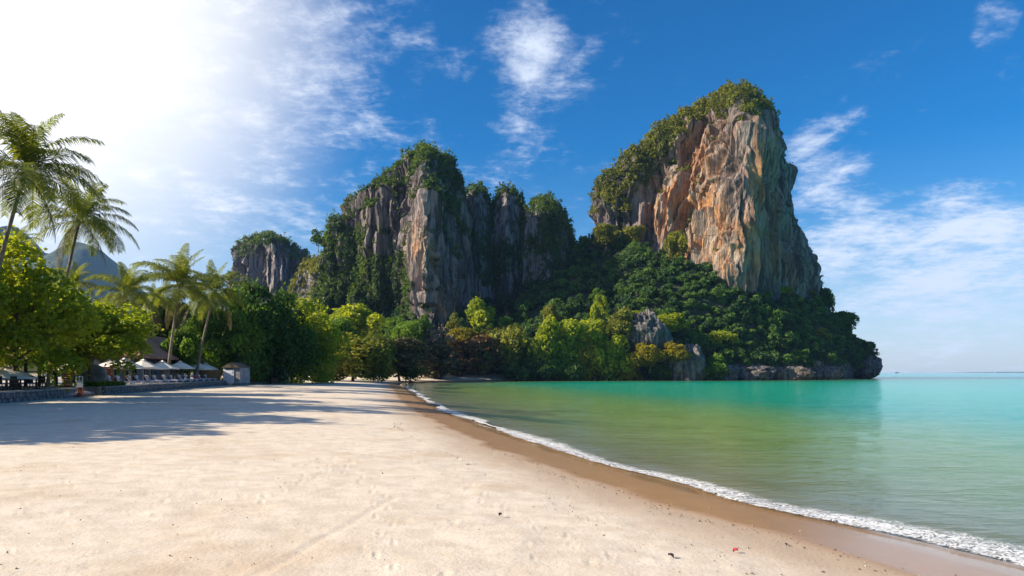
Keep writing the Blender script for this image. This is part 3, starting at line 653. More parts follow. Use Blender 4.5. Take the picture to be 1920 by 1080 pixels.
# end cap of the point: closed rounded rock
def boulder(name, px, py, wpx, hpx, Y, dpt, seed, mat, label, kind=None, warm=0.2, cat='rock', lean=0.0, veg=0.0, sharp=1.0):
    nu, nv = 110, 80; c = at(px, py, Y); w = wpx / FPX * Y / 2; h = hpx / FPX * Y / 2
    th, ph = np.meshgrid(np.linspace(0, 2 * math.pi, nu, endpoint=False), np.linspace(-math.pi / 2, math.pi / 2, nv))
    ux, uy, uz = np.cos(ph) * np.cos(th), np.cos(ph) * np.sin(th), np.sin(ph)
    k = 1 + 0.30 * fbm(ux * 1.3, uy * 1.3, uz * 1.3, 3, seed) + 0.16 * ridged(ux * 3.2, uy * 3.2, uz * 1.2, 3, seed + 5) + 0.07 * ridged(ux * 8, uy * 8, uz * 3, 3, seed + 7) + .05 * fbm(ux * 14, uy * 14, uz * 8, 2, seed + 9)
    zz = np.sign(uz) * np.abs(uz) ** 0.9
    X = ux * k * w * (1 - 0.35 * sharp * np.maximum(uz, 0)) + lean * zz * w; Yv = uy * k * dpt; Z = zz * k * h
    me = mesh_np(name, np.stack([X, Yv, Z], -1).reshape(-1, 3), grid_faces(nu, nv, True), {'warm': np.full(nu * nv, warm), 'veg': np.clip(veg + sst(uz + .3 * fbm(ux * 3, uy * 3, uz * 3, 3, seed), .75, 1.0), 0, 1).ravel() * (1 if veg >= 0 else 0), 'cav': np.zeros(nu * nv)}, [M[mat]], True)
    return link(name, me, None, c, label=label, cat=cat, kind=kind)
boulder('rock_point', 1604, 690, 62, 44, 350, 14, 5, 'rocknear', 'undercut rock tip at the end of the headland', warm=.3, cat='rock', lean=.35, veg=-1, sharp=-.6)
boulder('rock_outcrop', 1214, 634, 86, 88, 252, 8, 3, 'rocknear', 'pale pointed rock outcrop above the lit bushes of the headland', warm=0.0, lean=-.12, veg=-1)
boulder('rock_outcrop', 1284, 684, 72, 74, 250, 7, 8, 'rocknear', 'grooved grey rock outcrop standing in the water below the orange bush', warm=0.0, lean=.05, veg=-1)
for i, (px, w_) in enumerate([(1345, 70), (1405, 90), (1475, 90), (1540, 84)]):
    boulder('sea_cliff', px, 702, w_, 32, np.interp(px, cpx, depk[:, 0]) - 1, 7, 60 + i, 'rocknear', ['first grooved rock buttress at the water beside the grey outcrop', 'second grooved rock buttress along the foot of the headland', 'warm toned rock buttress under the middle of the headland slope', 'last dark rock buttress before the tip of the headland'][i], warm=[.2, .35, .6, .4][i], cat='rock', veg=-1, sharp=-.4)

def forest_mass(name, pts, rads, mat, seed, nper, leafr, label, tones=None):
    rng = np.random.default_rng(seed); Vs = []; Fs = []; Ts = []; b = 0
    for i, (p, r) in enumerate(zip(pts, rads)):
        P, d, tone, cs, rs = crown_points(int(rng.integers(5, 9)), nper, rng, 0.46, 0.85, -0.6)
        P = P * np.array([r, r, r * rng.uniform(.75, 1.15)]) + p
        V, F = leaves(P, d, r * leafr, rng, 1.1)
        Vs.append(V); Fs.append(F + b); b += len(V)
        tb = (0.5 if tones is None else tones[i]) + 0.16 * rng.normal()
        Ts.append(np.repeat(np.clip(tone - .5 + tb, 0, 1), 4))
    me = mesh_np(name, np.vstack(Vs), np.vstack(Fs), {'tone': np.concatenate(Ts)}, [M[mat]])
    return link(name, me, kind='stuff', label=label, cat='forest')
rng = np.random.default_rng(5)
pts, rads, tones = [], [], []
for k in range(5200):
    if len(pts) >= 640: break
    i = rng.integers(0, NUH); j = rng.integers(12, NVH); p = H[j, i]
    if p[2] < 5.0: continue
    r = rng.uniform(2.0, 4.6) * (0.8 if i > 260 else 1.0)
    if any((p[0] - q[0]) ** 2 + (p[1] - q[1]) ** 2 + (p[2] - q[2]) ** 2 < (0.52 * (r + s)) ** 2 for q, s in zip(pts, rads)): continue
    pts.append(p + np.array([0, 0, r * .45])); rads.append(r); tones.append(rng.uniform(.2, .7))
forest_mass('headland_forest', pts, rads, 'forest', 9, 420, 0.16, 'dense dark green forest covering the headland slope', tones)
print('headland crowns', len(pts))
# talus woods between the beach trees and the towers
pts, rads, tones = [], [], []
for k in range(4000):
    if len(pts) >= 420: break
    px = rng.uniform(560, 1090); Y = rng.uniform(232, 345); x = (px - 960) / FPX * Y
    z = gz(x, Y); r = rng.uniform(2.2, 4.8)
    if any((x - q[0]) ** 2 + (Y - q[1]) ** 2 < (0.6 * (r + s)) ** 2 for q, s in zip(pts, rads)): continue
    pts.append(np.array([x, Y, z + r * rng.uniform(.6, 1.6)])); rads.append(r); tones.append(rng.uniform(.2, .8))
for px, row, Y, r in [(px, np.interp(px, [860, 900, 960, 1040, 1090], [600, 575, 585, 560, 480]) + rng.uniform(-18, 40), rng.uniform(318, 332), rng.uniform(3, 5.5)) for px in rng.uniform(860, 1090, 110)]:
    pts.append(at(px, row, Y)); rads.append(r); tones.append(rng.uniform(.05, .4))  # darker leaf tones: shade at the cliff foot put into the colour
forest_mass('talus_forest', pts, rads, 'forest', 10, 360, 0.17, 'dark woods at the foot of the cliffs behind the beach trees', tones)
pts, rads, tones = [], [], []
for k in range(150):
    px = rng.uniform(-150, 620); Y = rng.uniform(150, 290); x = (px - 960) / FPX * Y; r = rng.uniform(3, 5.5)
    pts.append(np.array([x, Y, gz(x, Y) + r * rng.uniform(.6, 1.9)])); rads.append(r); tones.append(rng.uniform(.2, .8))
forest_mass('village_woods', pts, rads, 'green', 12, 420, 0.15, 'green woods behind the beach resort', tones)

# ================================================================ single trees
# --- big beach trees at the resort
tree('beach_tree', 'large yellow-green tree over the restaurant terrace at the picture edge', 30, 575, 225, 215, 50, NEAR, 'lime')
tree('beach_tree', 'dark leafy tree behind the restaurant terrace', -190, 620, 200, 160, 74, NEAR, 'green')
tree('spreading_tree', 'low spreading yellow-green tree over the brick pillars', 168, 622, 190, 116, 61, NEAR, 'lime')
tree('spreading_tree', 'spreading green tree between restaurant and first parasol', 104, 628, 140, 84, 62, FLATC, 'lime')
tree('shrub', 'loose yellow-green shrub in front of the terracotta roof', 246, 640, 40, 40, 70, MIDC, 'lime', cat='shrub')
tree('shrub', 'green bush between the leaning palm trunks', 340, 652, 62, 70, 96, MIDC, 'green', cat='shrub')
tree('beach_tree', 'dark green tree behind the last parasols', 425, 628, 120, 140, 112, NEAR, 'green')
tree('beach_tree', 'broad dark green tree above the white-doored hut', 490, 628, 150, 165, 120, NEAR, 'dark')
tree('beach_tree', 'round bright green tree at the end of the resort', 562, 645, 130, 140, 132, NEAR, 'lime')
tree('beach_tree', 'yellow-green tree crown rising beside the round bright tree', 545, 600, 90, 60, 150, MIDC, 'lime')
tree('shrub', 'small bright bush at the foot of the round green tree', 600, 705, 30, 30, 140, MIDC, 'green', cat='shrub')
tree('beach_tree', 'dark green tree filling the gap behind the left palms', 290, 610, 120, 100, 118, MIDC, 'dark')
tree('beach_tree', 'dark tree behind the terracotta roof', 210, 640, 110, 90, 104, MIDC, 'dark')
for i, (x, y, r_, z) in enumerate([(-37, 29, 5.2, 9.5), (-36, 21, 4.8, 8.0), (-41, 38, 5.6, 11)]):
    e = thing('beach_tree', ['tall tree beyond the frame shading the upper beach', 'nearest tree beyond the frame shading the sand', 'tree beyond the frame behind the restaurant'][i], 'tree', (x, y, gz(x, y)), i * 1.9)
    link('crown', NEAR[i][0], e, (0, 0, z), None, (r_, r_, r_ * .9), mat=M['green']); link('trunk', TR[id(NEAR)][i], e, (0, 0, z), None, (r_, r_, z / 1.6))
# --- belt of trees behind the far beach: (label, px, py, w, h, Y, library, material)
belt = [
    ('yellow-topped tree below the creeper covered cliff', 668, 606, 92, 66, 205, MIDC, 'lime'),
    ('dark green tree beside the yellow-topped tree', 632, 630, 70, 60, 190, MIDC, 'green'),
    ('olive umbrella shaped tree at the bend of the beach', 664, 672, 122, 66, 168, FLATC, 'olive'),
    ('bright green bushy tree under the ochre spur', 772, 628, 64, 54, 222, MIDC, 'green'),
    ('slim dark column of ivy under the ochre spur', 797, 612, 17, 42, 224, TALL, 'green'),
    ('bare grey-brown tree between green crowns', 822, 632, 42, 34, 222, SPARSE, 'grey'),
    ('yellow flowering tree behind the rust tree', 862, 634, 58, 34, 236, MIDC, 'yellow'),
    ('tall slender tree with ivy on its trunk', 901, 588, 42, 52, 246, TALL, 'lime'),
    ('narrow ivy clad stem under the slender tree', 897, 628, 24, 52, 246, TALL, 'green'),
    ('small tree left of the slender tree', 853, 606, 24, 34, 240, TALL, 'olive'),
    ('rust brown tree above the far wall', 893, 664, 98, 66, 236, MIDC, 'rust'),
    ('brown-olive dome shaped tree right of the rust tree', 946, 652, 86, 80, 242, MIDC, 'olive'),
    ('dark brown tree above the far beach bend', 748, 668, 96, 58, 196, MIDC, 'brown'),
    ('dark maroon tree left of the far wall', 815, 676, 84, 58, 224, MIDC, 'brown'),
    ('dull green tree between the olive and brown trees', 712, 668, 56, 60, 188, MIDC, 'olive'),
    ('small green bush on the sand by the bend', 700, 694, 50, 34, 178, MIDC, 'green'),
    ('dark shrub at the foot of the brown tree', 770, 696, 50, 30, 196, MIDC, 'dark'),
    ('dark shrub at the end of the far wall', 968, 690, 56, 44, 246, MIDC, 'dark'),
    ('pale trunked scrub left of the olive tree', 612, 668, 46, 56, 172, MIDC, 'olive'),
    ('green crown peeping over the bushy tree', 742, 612, 34, 34, 240, MIDC, 'green'),
    ('small lime tree beside the slender tree', 950, 614, 26, 36, 250, TALL, 'green'),
]
for lb, px, py, w, h, Y, lib, mt in belt: tree('beach_tree', lb, px, py, w, h, Y, lib, mt, 'trees behind the far beach')
# --- sunlit bushes on the near flank of the headland
flank = [
    ('lime tree at the inner end of the headland', 1022, 645, 58, 84, 240, MIDC, 'lime'), ('slender lit tree above the inner end of the headland', 1031, 598, 30, 50, 262, TALL, 'olive'),
    ('rounded lime crown second along the headland shore', 1068, 632, 62, 58, 243, MIDC, 'lime'), ('dark green bush at the water near the inner end', 1008, 692, 60, 46, 238, MIDC, 'dark'),
    ('bright yellow-green drooping bush at the water', 1072, 684, 52, 62, 242, MIDC, 'lime'), ('yellow drooping bush touching the water', 1100, 682, 46, 66, 243, MIDC, 'yellow'),
    ('mid green bush between the drooping bushes', 1042, 690, 44, 50, 240, MIDC, 'green'), ('lime bush below the pale rock outcrop', 1140, 672, 72, 76, 246, MIDC, 'lime'),
    ('brownish lit tree beside the pale rock outcrop', 1158, 615, 62, 62, 250, MIDC, 'olive'), ('yellow-green crown left of the brownish tree', 1110, 632, 56, 60, 250, MIDC, 'lime'),
    ('orange-yellow bush below the outcrop by the water', 1178, 690, 56, 52, 247, MIDC, 'yellow'), ('yellow bush clinging under the pale outcrop', 1218, 664, 50, 36, 244, MIDC, 'yellow'),
    ('orange tinted bush on top of the grooved outcrop', 1268, 658, 46, 30, 244, MIDC, 'yellow'), ('ivy column standing above the lit bushes', 1123, 588, 30, 62, 268, TALL, 'lime'),
    ('bright crown on top of the pale outcrop', 1196, 592, 30, 18, 254, MIDC, 'lime'), ('lime bush right of the pale outcrop', 1250, 604, 66, 30, 262, MIDC, 'lime'),
    ('green bush beside the grooved outcrop at the water', 1330, 690, 60, 46, 250, MIDC, 'green'), ('dark bush in the gap left of the grooved outcrop', 1235, 698, 44, 30, 248, MIDC, 'dark'),
    ('bright lime crown in the middle of the slope', 1338, 640, 50, 34, 270, MIDC, 'lime'), ('pale lime crown next to the bright one', 1374, 640, 28, 30, 272, MIDC, 'lime'),
    ('green crown left of the bright middle crowns', 1300, 640, 48, 40, 268, MIDC, 'green'), ('large yellow-green crown under the tallest cliff', 1442, 556, 78, 36, 322, MIDC, 'lime'),
    ('smaller yellow-green crown beside the large one', 1482, 566, 40, 22, 322, MIDC, 'lime'), ('olive crown high on the right slope', 1500, 582, 30, 24, 318, MIDC, 'olive'),
    ('small lime crown below the olive one', 1519, 604, 24, 22, 312, MIDC, 'lime'), ('golden crown near the tip of the headland', 1541, 630, 26, 28, 306, MIDC, 'yellow'),
    ('rusty lime crown nearest the headland tip', 1566, 640, 24, 20, 318, MIDC, 'olive'), ('lit scrub crown on the ridge of the headland', 1585, 598, 44, 24, 340, MIDC, 'green'),
    ('leaning tree hanging over the headland tip', 1632, 662, 26, 16, 352, SPARSE, 'dark'), ('bushy dark crown above the headland tip', 1606, 658, 56, 40, 348, MIDC, 'dark'),
    ('dark crown on the shoulder of the headland', 1572, 606, 50, 40, 344, MIDC, 'dark'), ('pale tree on the ledge of the tallest cliff', 1268, 456, 44, 44, 312, MIDC, 'olive'),
    ('gnarled pale tree below the ledge', 1262, 488, 30, 26, 310, SPARSE, 'olive'), ('sunlit crown at the foot of the tallest cliff', 1136, 440, 44, 36, 330, MIDC, 'olive'),
    ('second sunlit crown at the foot of the tallest cliff', 1188, 440, 36, 30, 330, MIDC, 'olive'), ('feathery tree in the notch between the cliffs', 1090, 462, 28, 34, 338, SPARSE, 'dark'),
    ('lime crown low on the dark slope', 1122, 555, 28, 24, 286, MIDC, 'green'), ('spreading lime topped tree in the dark slope', 1470, 600, 26, 20, 304, TALL, 'green'),
    ('dark crown below the right foot of the tallest cliff', 1540, 566, 40, 50, 345, MIDC, 'dark'), ('tuft of trees at the right foot of the tallest cliff', 1524, 528, 22, 34, 352, SPARSE, 'dark'),
    ('lone feathery tree leaning from the creeper cliff', 597, 446, 26, 28, 318, SPARSE, 'dark'),
]
for lb, px, py, w, h, Y, lib, mt in flank:
    c = at(px, py, Y); hh_ = h / FPX * Y
    tree('hillside_tree', lb, px, py, w, h, Y, lib, mt, 'trees picked out on the headland', base=max(c[2] - hh_ * 0.9, -0.3))

# ================================================================ coconut palms
def frond_mesh(name, seed, e0, bend, n=54, dead=False):
    rng = np.random.default_rng(seed); S = np.linspace(0, 1, 25); a = np.radians(e0 - bend * S ** 1.25)
    x = np.concatenate([[0], np.cumsum(np.cos(a[:-1]) / 24)]); z = np.concatenate([[0], np.cumsum(np.sin(a[:-1]) / 24)])
    side = 0.05 * np.sin(S * 2.2 + rng.uniform(0, 6)); V, F, T = [], [], []
    rw = 0.012 * (1 - 0.8 * S)
    for i in range(24):
        b = len(V)
        for q in (i, i + 1): V += [(x[q], side[q] - rw[q], z[q]), (x[q], side[q] + rw[q], z[q] + .002)]
        F.append((b, b + 1, b + 3, b + 2)); T += [0.75] * 4
    for k in range(n):
        s = 0.10 + 0.90 * (k + rng.random() * .6) / n; p = np.array([np.interp(s, S, x), np.interp(s, S, side), np.interp(s, S, z)])
        an = np.interp(s, S, a); fw = np.array([math.cos(an), 0, math.sin(an)]); up = np.array([-math.sin(an), 0, math.cos(an)])
        ln = 0.27 * (math.sin(math.pi * min(1, (0.12 + 0.88 * s)) ** 0.8) * .8 + .28) * rng.uniform(.85, 1.12)
        for sd in (-1, 1):
            dr = np.array([0, sd, 0]) * 0.78 + fw * 0.62 + up * rng.uniform(0.0, 0.35) * (0 if dead else 1); dr /= np.linalg.norm(dr)
            dn = np.array([0, 0, -1.0]); w = fw * 0.0060
            p1 = p + dr * ln * .5 + dn * ln * 0.09; p2 = p + dr * ln * (.80 if not dead else .6) + dn * ln * rng.uniform(.30, .55)
            b = len(V); V += [tuple(p - w), tuple(p + w), tuple(p1 + w * 1.2), tuple(p1 - w * 1.2), tuple(p2)]
            V.append(tuple(p2 + w * .3))
            F += [(b, b + 1, b + 2, b + 3), (b + 3, b + 2, b + 5, b + 4)]; T += [float(np.clip(.5 + .25 * rng.normal(), 0, 1))] * 6
    return mesh_np(name, np.array(V), np.array(F), {'tone': T})
FR = [frond_mesh('frond', 1, 82, 50), frond_mesh('frond', 2, 62, 85), frond_mesh('frond', 3, 40, 90), frond_mesh('frond', 4, 18, 85), frond_mesh('frond', 5, -8, 70), frond_mesh('frond', 6, -48, 40, 40, True)]
nut = MB()
for k in range(7):
    a = k * .9; nut.tube([(math.cos(a) * .22, math.sin(a) * .22, -.28), (math.cos(a) * .26, math.sin(a) * .26, -.17), (math.cos(a) * .24, math.sin(a) * .24, -.05)], [.05, .12, .05], 8)
M['nut'] = simple('coconut_husk', (0.16, 0.12, 0.04), .6)
NUT = nut.mesh('coconuts', M['nut'], True)
def palm(label, cpx, cpy, bpx, Y, rpx, seed, n=26, lowm='palm', Yb=None):
    rng = random.Random(seed); c = at(cpx, cpy, Y); Yb = Yb or Y; bx = (bpx - 960) / FPX * Yb; b = np.array([bx, Yb, gz(bx, Yb) - .1])
    L_ = rpx / FPX * Y * 1.12
    e = thing('coconut_palm', label, 'palm tree', b, 0, 'coconut palms of the resort')
    top = c - b; mb = MB(); pts = []; rr = []
    for q in range(15):
        s = q / 14; pts.append((top[0] * s ** 1.35, top[1] * s ** 1.35, top[2] * s)); rr.append((0.14 - 0.06 * s + (0.08 if q == 0 else 0)) * (1 + .06 * (q % 2)) * max(.8, L_ / 4.4))
    link('trunk', mb.tube(pts, rr, 10).mesh('trunk', M['palmbark'], True), e)
    link('coconuts', NUT, e, top, None, (1, 1, 1))
    for k in range(n):
        lev = k / n; v = min(4, int(lev * 5 + rng.random() * .9)); az = k * 2.39996 + rng.uniform(-.25, .25)
        if k >= n - 2 and lowm: v = 5
        s = L_ * rng.uniform(.88, 1.08) * (.85 if v == 0 else 1)
        f = link('frond', FR[v], e, top, (rng.uniform(-.12, .12), rng.uniform(-.14, .14), az), (s, s, s), mat=M['palm' if v < 5 else 'brown'])
    return e
palm('tallest leaning palm at the picture edge', 48, 322, -50, 46, 136, 1, 30)
palm('second tall palm leaning over the spreading yellow-green tree', 150, 412, 88, 58, 100, 2, 30)
palm('short palm half hidden behind the tall leaning palm trunks', 140, 532, 128, 88, 52, 3, 18)
palm('shaggy palm between the tall palms and the terracotta roof', 237, 552, 246, 74, 74, 4)
palm('bushy palm standing behind the parasols', 338, 535, 313, 84, 84, 5, 32)
palm('leaning palm beside the last parasols', 403, 548, 366, 96, 68, 6)
palm('small palm crown behind the large yellow-green tree', 34, 455, 30, 76, 40, 7, 16)
palm('little palm at the bend of the beach, left of a pair', 696, 634, 694, 186, 24, 8, 16)
palm('little palm at the bend of the beach, right of a pair', 718, 640, 717, 190, 20, 9, 14)
palm('young palm behind the bushy palm', 290, 572, 286, 104, 46, 10, 20)
palm('palm crown tucked between the bushy palm and the leaning palm', 368, 562, 352, 108, 52, 11, 22)
palm('low palm under the shaggy palm', 205, 585, 208, 96, 44, 12, 20)

# ================================================================ resort terrace
def xw(y): return -24.84 - 0.179 * y if y <= 107 else np.interp(y, [107, 142, 150], [-44.0, -42.5, -42.5])
AL = np.array([-.176, .984]); IN = np.array([-.984, -.176]); RZ = math.atan2(-.176, .984) * -1   # RZ: terrace frame turn (local +X to the sea)
RZT = math.atan2(.176, .984)
DZ = 1.75
def tp(y, off): return np.array([xw(y) + IN[0] * off, y + IN[1] * off])
def ypx(px, off): k = (960 - px) / FPX; return (24.84 + off) / (k - .179) if k > .2 else 100
M['stone'] = simple('wall_stone', (0.15, 0.142, 0.14), .9, .5, 1.1, .03)
M['concrete'] = simple('concrete', (0.24, 0.23, 0.22), .85, .25, .8, .01)
M['stucco'] = simple('grey_stucco', (0.33, 0.33, 0.36), .85, .12, .7)
M['cream'] = simple('cream_post', (0.52, 0.43, 0.33), .7, .12, 1.0)
M['darkwood'] = simple('dark_wood', (0.035, 0.027, 0.024), .55, .3, 3.0)
M['wood'] = simple('honey_wood', (0.36, 0.20, 0.09), .6, .25, 4.0)
M['brick'] = simple('red_brick', (0.36, 0.105, 0.05), .85, .4, 2.0, .02)
M['roof'] = simple('terracotta', (0.30, 0.145, 0.10), .85, .3, 1.2, .04)
M['paleroof'] = simple('pale_tile', (0.42, 0.26, 0.20), .85, .25, 1.2, .03)
M['canvas'] = simple('cream_canvas', (0.72, 0.66, 0.58), .8, .08, 1.0)
M['white'] = simple('white_paint', (0.72, 0.74, 0.78), .6, .06, 1.0)
M['cushion'] = simple('lilac_cushion', (0.50, 0.47, 0.56), .85, .1, 2.0)
M['mauve'] = simple('mauve_towel', (0.46, 0.36, 0.42), .9, .15, 2.0)
M['pillow'] = simple('cream_pillow', (0.66, 0.60, 0.54), .9, .08, 2.0)
M['red'] = simple('red_cloth', (0.62, 0.06, 0.07), .8, .1, 2.0)
M['shade_panel'] = simple('opening_shade', (0.012, 0.014, 0.018), .12, .2, 1.0)  # near-black panels, the shade inside the wall openings put into their colour
M['pink'] = simple('pink_plaster', (0.36, 0.25, 0.24), .9, .15, .8)
M['slate'] = simple('rounded_stone', (0.27, 0.27, 0.28), .9, .25, 1.3, .02)
M['black'] = simple('black_paint', (0.02, 0.02, 0.025), .5, .1, 1.0)
# deck: one raised slab with planks at the edge
def strip(name, y0, y1, o0, o1, z0, z1, mat, n=14, **kw):
    ys = np.linspace(y0, y1, n); V = []; F = []
    for y in ys:
        for o_, z in ((o0, z0), (o0, z1), (o1, z1), (o1, z0)): p = tp(y, o_); V.append((p[0], p[1], z))
    for i in range(n - 1):
        for k in range(4): F.append((i * 4 + k, i * 4 + (k + 1) % 4, (i + 1) * 4 + (k + 1) % 4, (i + 1) * 4 + k))
    F += [(0, 1, 2, 3), tuple(4 * (n - 1) + k for k in (3, 2, 1, 0))]
    mb = MB(); mb.add(V, F); return link(name, mb.mesh(name, M[mat]), **kw)
strip('terrace', 30, 54.3, .5, 22, 0.6, DZ, 'concrete', kind='structure', label='raised restaurant terrace floor')
strip('terrace', 59.3, 107, .5, 22, 0.6, DZ, 'concrete', kind='structure', label='raised lounger terrace floor')
strip('terrace', 54.3, 59.3, 3.4, 22, 0.6, DZ - .004, 'concrete', kind='structure', label='terrace floor behind the entrance steps')
# stone walls with single stones
STN = []
for k in range(6):
    r_ = np.random.default_rng(900 + k); mb = MB(); mb.box((0, 0, 0), (1, 1, 1)); me = mb.mesh('stone', M['stone'], False, .12)
    for v in me.vertices: v.co += Vector(r_.uniform(-.07, .07, 3))
    STN.append(me)
def stone_wall(label, y0, y1, z0f, top, nrow, length, group, cap=True):
    p = tp((y0 + y1) / 2, .25); e = thing('stone_wall', label, 'wall', (p[0], p[1], z0f), 0, group)
    core = MB(); ys = np.linspace(y0, y1, 10)
    for i in range(9):
        a, b = tp(ys[i], .36), tp(ys[i + 1], .36); c = (a + b) / 2; l_ = np.linalg.norm(b - a)
        core.box((c[0] - p[0], c[1] - p[1], (top - z0f) / 2 - .13), (.36, l_ + .02, top - z0f - .3), RZT)
    link('mortar_core', core.mesh('mortar_core', M['stone']), e)
    r_ = random.Random(int(y0)); hz_ = (top - .10 - z0f) / nrow; y = y0; k = 0
    for row in range(nrow):
        y = y0 + (row % 2) * length * .4
        while y < y1 - length * .3:
            l_ = length * r_.uniform(.45, 1.6); l_ = min(l_, y1 - y); c = tp(y + l_ / 2, .16)
            link('stone', STN[k % 6], e, (c[0] - p[0], c[1] - p[1], (row + .5) * hz_ + r_.uniform(-.05, .05)), (r_.uniform(-.15, .15), 0, RZT + r_.uniform(-.07, .07)), (.34 * r_.uniform(.85, 1.15), l_ * .95, hz_ * .96)); y += l_; k += 1
    if cap:
        yy_ = np.linspace(y0, y1, max(2, int((y1 - y0) / 3)))
        for i in range(len(yy_) - 1):
            a, b = tp(yy_[i], .22), tp(yy_[i + 1], .22); c = (a + b) / 2
            mb = MB(); mb.box((0, 0, 0), (.56, np.linalg.norm(b - a) - .03, .1), 0)
            link('coping_slab', mb.mesh('coping_slab', M['concrete']), e, (c[0] - p[0], c[1] - p[1], top - z0f - .045), (0, 0, RZT))
    return e
stone_wall('weathered stone wall under the restaurant terrace', 33, 54, .85, DZ, 2, .62, 'terrace walls')
stone_wall('long dark stone wall under the row of loungers', 59.6, 104, .85, DZ, 2, .66, 'terrace walls')
stone_wall('low stone kerb beneath the broad dark tree', 108, 141, .85, 1.42, 1, .95, 'terrace walls', False)
# steps
p = tp(56.8, 1.7); e = thing('terrace_steps', 'brown wooden steps between the two stone walls', 'steps', (p[0], p[1], .9), RZT)
for k in range(4):
    mb = MB(); mb.box((0, 0, 0), (.62, 4.6, .2)); link('step', mb.mesh('step', M['wood'] if k == 0 else M['pink'], False, .015), e, (1.35 - k * .58, 0, .1 + k * .205))
mb = MB(); mb.box((0, 0, 0), (.3, .12, .9)); link('side_board', mb.mesh('side_board', M['concrete']), e, (1.4, 2.42, .4)); link('side_board', e.children[-1].data, e, (1.4, -2.42, .4))
# info sign
c = tp(54.7, .1); e = thing('info_sign', 'small white notice board on a red-brown post beside the steps', 'sign', (c[0] + .3, c[1] - .2, .95), .1)
mb = MB(); mb.box((0, 0, .42), (.34, .3, .84)); link('post', mb.mesh('post', M['brick'], False, .02), e)
for k in range(2):
    mb = MB(); mb.box((0, 0, 0), (.52, .05, .42)); link('panel', mb.mesh('panel', M['white'], False, .01), e, (0, -.17, 1.06 + k * .45))
for x in (-.13, .13):
    mb = MB(); mb.box((0, 0, 0), (.15, .012, .26)); mb.box((0, -.002, .17), (.08, .012, .07)); link('pictogram', mb.mesh('pictogram', M['black']), e, (x, -.203, 1.5))
# rounded stone slab
yy_ = ypx(172, 3.4); c = tp(yy_, 3.4); e = thing('rounded_stone', 'grey rounded stone slab standing between the brick pillars', 'rock', (c[0], c[1], DZ), .25)
nu, nv = 48, 24; th, ph = np.meshgrid(np.linspace(0, 2 * np.pi, nu, endpoint=False), np.linspace(-np.pi / 2, np.pi / 2, nv))
ux, uy, uz = np.cos(ph) * np.cos(th), np.cos(ph) * np.sin(th), np.sin(ph); pw = lambda q, k: np.sign(q) * np.abs(q) ** k
kk = 1 + .06 * fbm(ux * 2, uy * 2, uz * 2, 3, 4)
link('slab', mesh_np('slab', np.stack([pw(ux, .8) * 1.55 * kk, pw(uy, .6) * .42 * kk, .95 + pw(uz, .85) * 1.05 * kk], -1).reshape(-1, 3), grid_faces(nu, nv, True), None, [M['slate']], True), e)
# brick pillars
BRK = []
for k in range(4):
    mb = MB(); mb.box((0, 0, 0), (1, 1, 1)); me = mb.mesh('brick', M['brick'], False, .08); r_ = np.random.default_rng(70 + k)
    for v in me.vertices: v.co += Vector(r_.uniform(-.06, .06, 3))
    BRK.append(me)
for px, lb in ((132, 'stacked red brick pillar on the restaurant side'), (209, 'stacked red brick pillar beside the first parasol')):
    c = tp(ypx(px, 3.0), 3.0); e = thing('brick_pillar', lb, 'pillar', (c[0], c[1], DZ), .2, 'red brick pillars'); r_ = random.Random(px)
    for k in range(9):
        w_ = r_.uniform(.62, .78); link('brick', BRK[k % 4], e, (r_.uniform(-.04, .04), r_.uniform(-.04, .04), .1 + k * .2), (0, 0, r_.uniform(-.12, .12)), (w_, w_ * .95, .185))
# planting bed in front of the slab
rng = np.random.default_rng(3)
n = 2600; yb = rng.uniform(59.6, 66, n); ob = rng.uniform(.6, 2.2, n); P3 = np.array([[*tp(a, b), DZ + rng.uniform(.02, .38)] for a, b in zip(yb, ob)])
V, F = leaves(P3, np.tile([0, 0, 1.0], (n, 1)), .11, rng, .8)
link('hedge', mesh_np('hedge', V, F, {'tone': np.repeat(rng.random(n), 4)}, [M['green']]), label='low green ground cover in front of the rounded stone', cat='hedge', kind='stuff')

# parasols
def canopy(w, h):
    V = [(0, 0, h)]; n = 8; ring = []
    for a, (r_, z) in enumerate([(.5, .50), (1.0, 0.0)]):
        for k in range(n):
            t_ = k / n * 2 * math.pi + math.pi / 8; q = min(1 / max(abs(math.cos(t_)), 1e-6), 1 / max(abs(math.sin(t_)), 1e-6)) * .92
            V.append((math.cos(t_) * q * r_ * w, math.sin(t_) * q * r_ * w, z * h - (.05 if a and k % 2 == 0 else 0)))
    F = [(0, 1 + k, 1 + (k + 1) % n) for k in range(n)] + [(1 + k, 1 + n + k, 1 + n + (k + 1) % n, 1 + (k + 1) % n) for k in range(n)]
    b = len(V)
    for k in range(n): V.append((V[1 + n + k][0], V[1 + n + k][1], V[1 + n + k][2] - .16))
    F += [(1 + n + k, b + k, b + (k + 1) % n, 1 + n + (k + 1) % n) for k in range(n)]
    mb = MB(); mb.add(V, F); return mb.mesh('canopy', M['canvas'])
CAN = canopy(1.85, .82); vent = MB(); vent.add([(0, 0, .2)] + [(math.cos(k * 1.5708 + .785) * .42, math.sin(k * 1.5708 + .785) * .42, 0) for k in range(4)], [(0, 1 + k, 1 + (k + 1) % 4) for k in range(4)])
VENT = vent.mesh('vent_cap', M['canvas']); mb = MB(); mb.tube([(0, 0, 0), (0, 0, 2.62)], .035, 8); POLE = mb.mesh('pole', M['wood'], True)
mb = MB(); mb.tube([(0, 0, 0), (0, 0, .12)], [.3, .24], 12); PBASE = mb.mesh('base', M['concrete'])
mb = MB()
mb.tube([(0, 0, .0), (1.6, 0, -.72)], .014, 5); RIB = mb.mesh('rib', M['wood'])
ords = ['first', 'second', 'third', 'fourth', 'fifth', 'sixth', 'seventh', 'eighth', 'ninth', 'tenth', 'eleventh', 'twelfth', 'thirteenth', 'fourteenth', 'fifteenth']
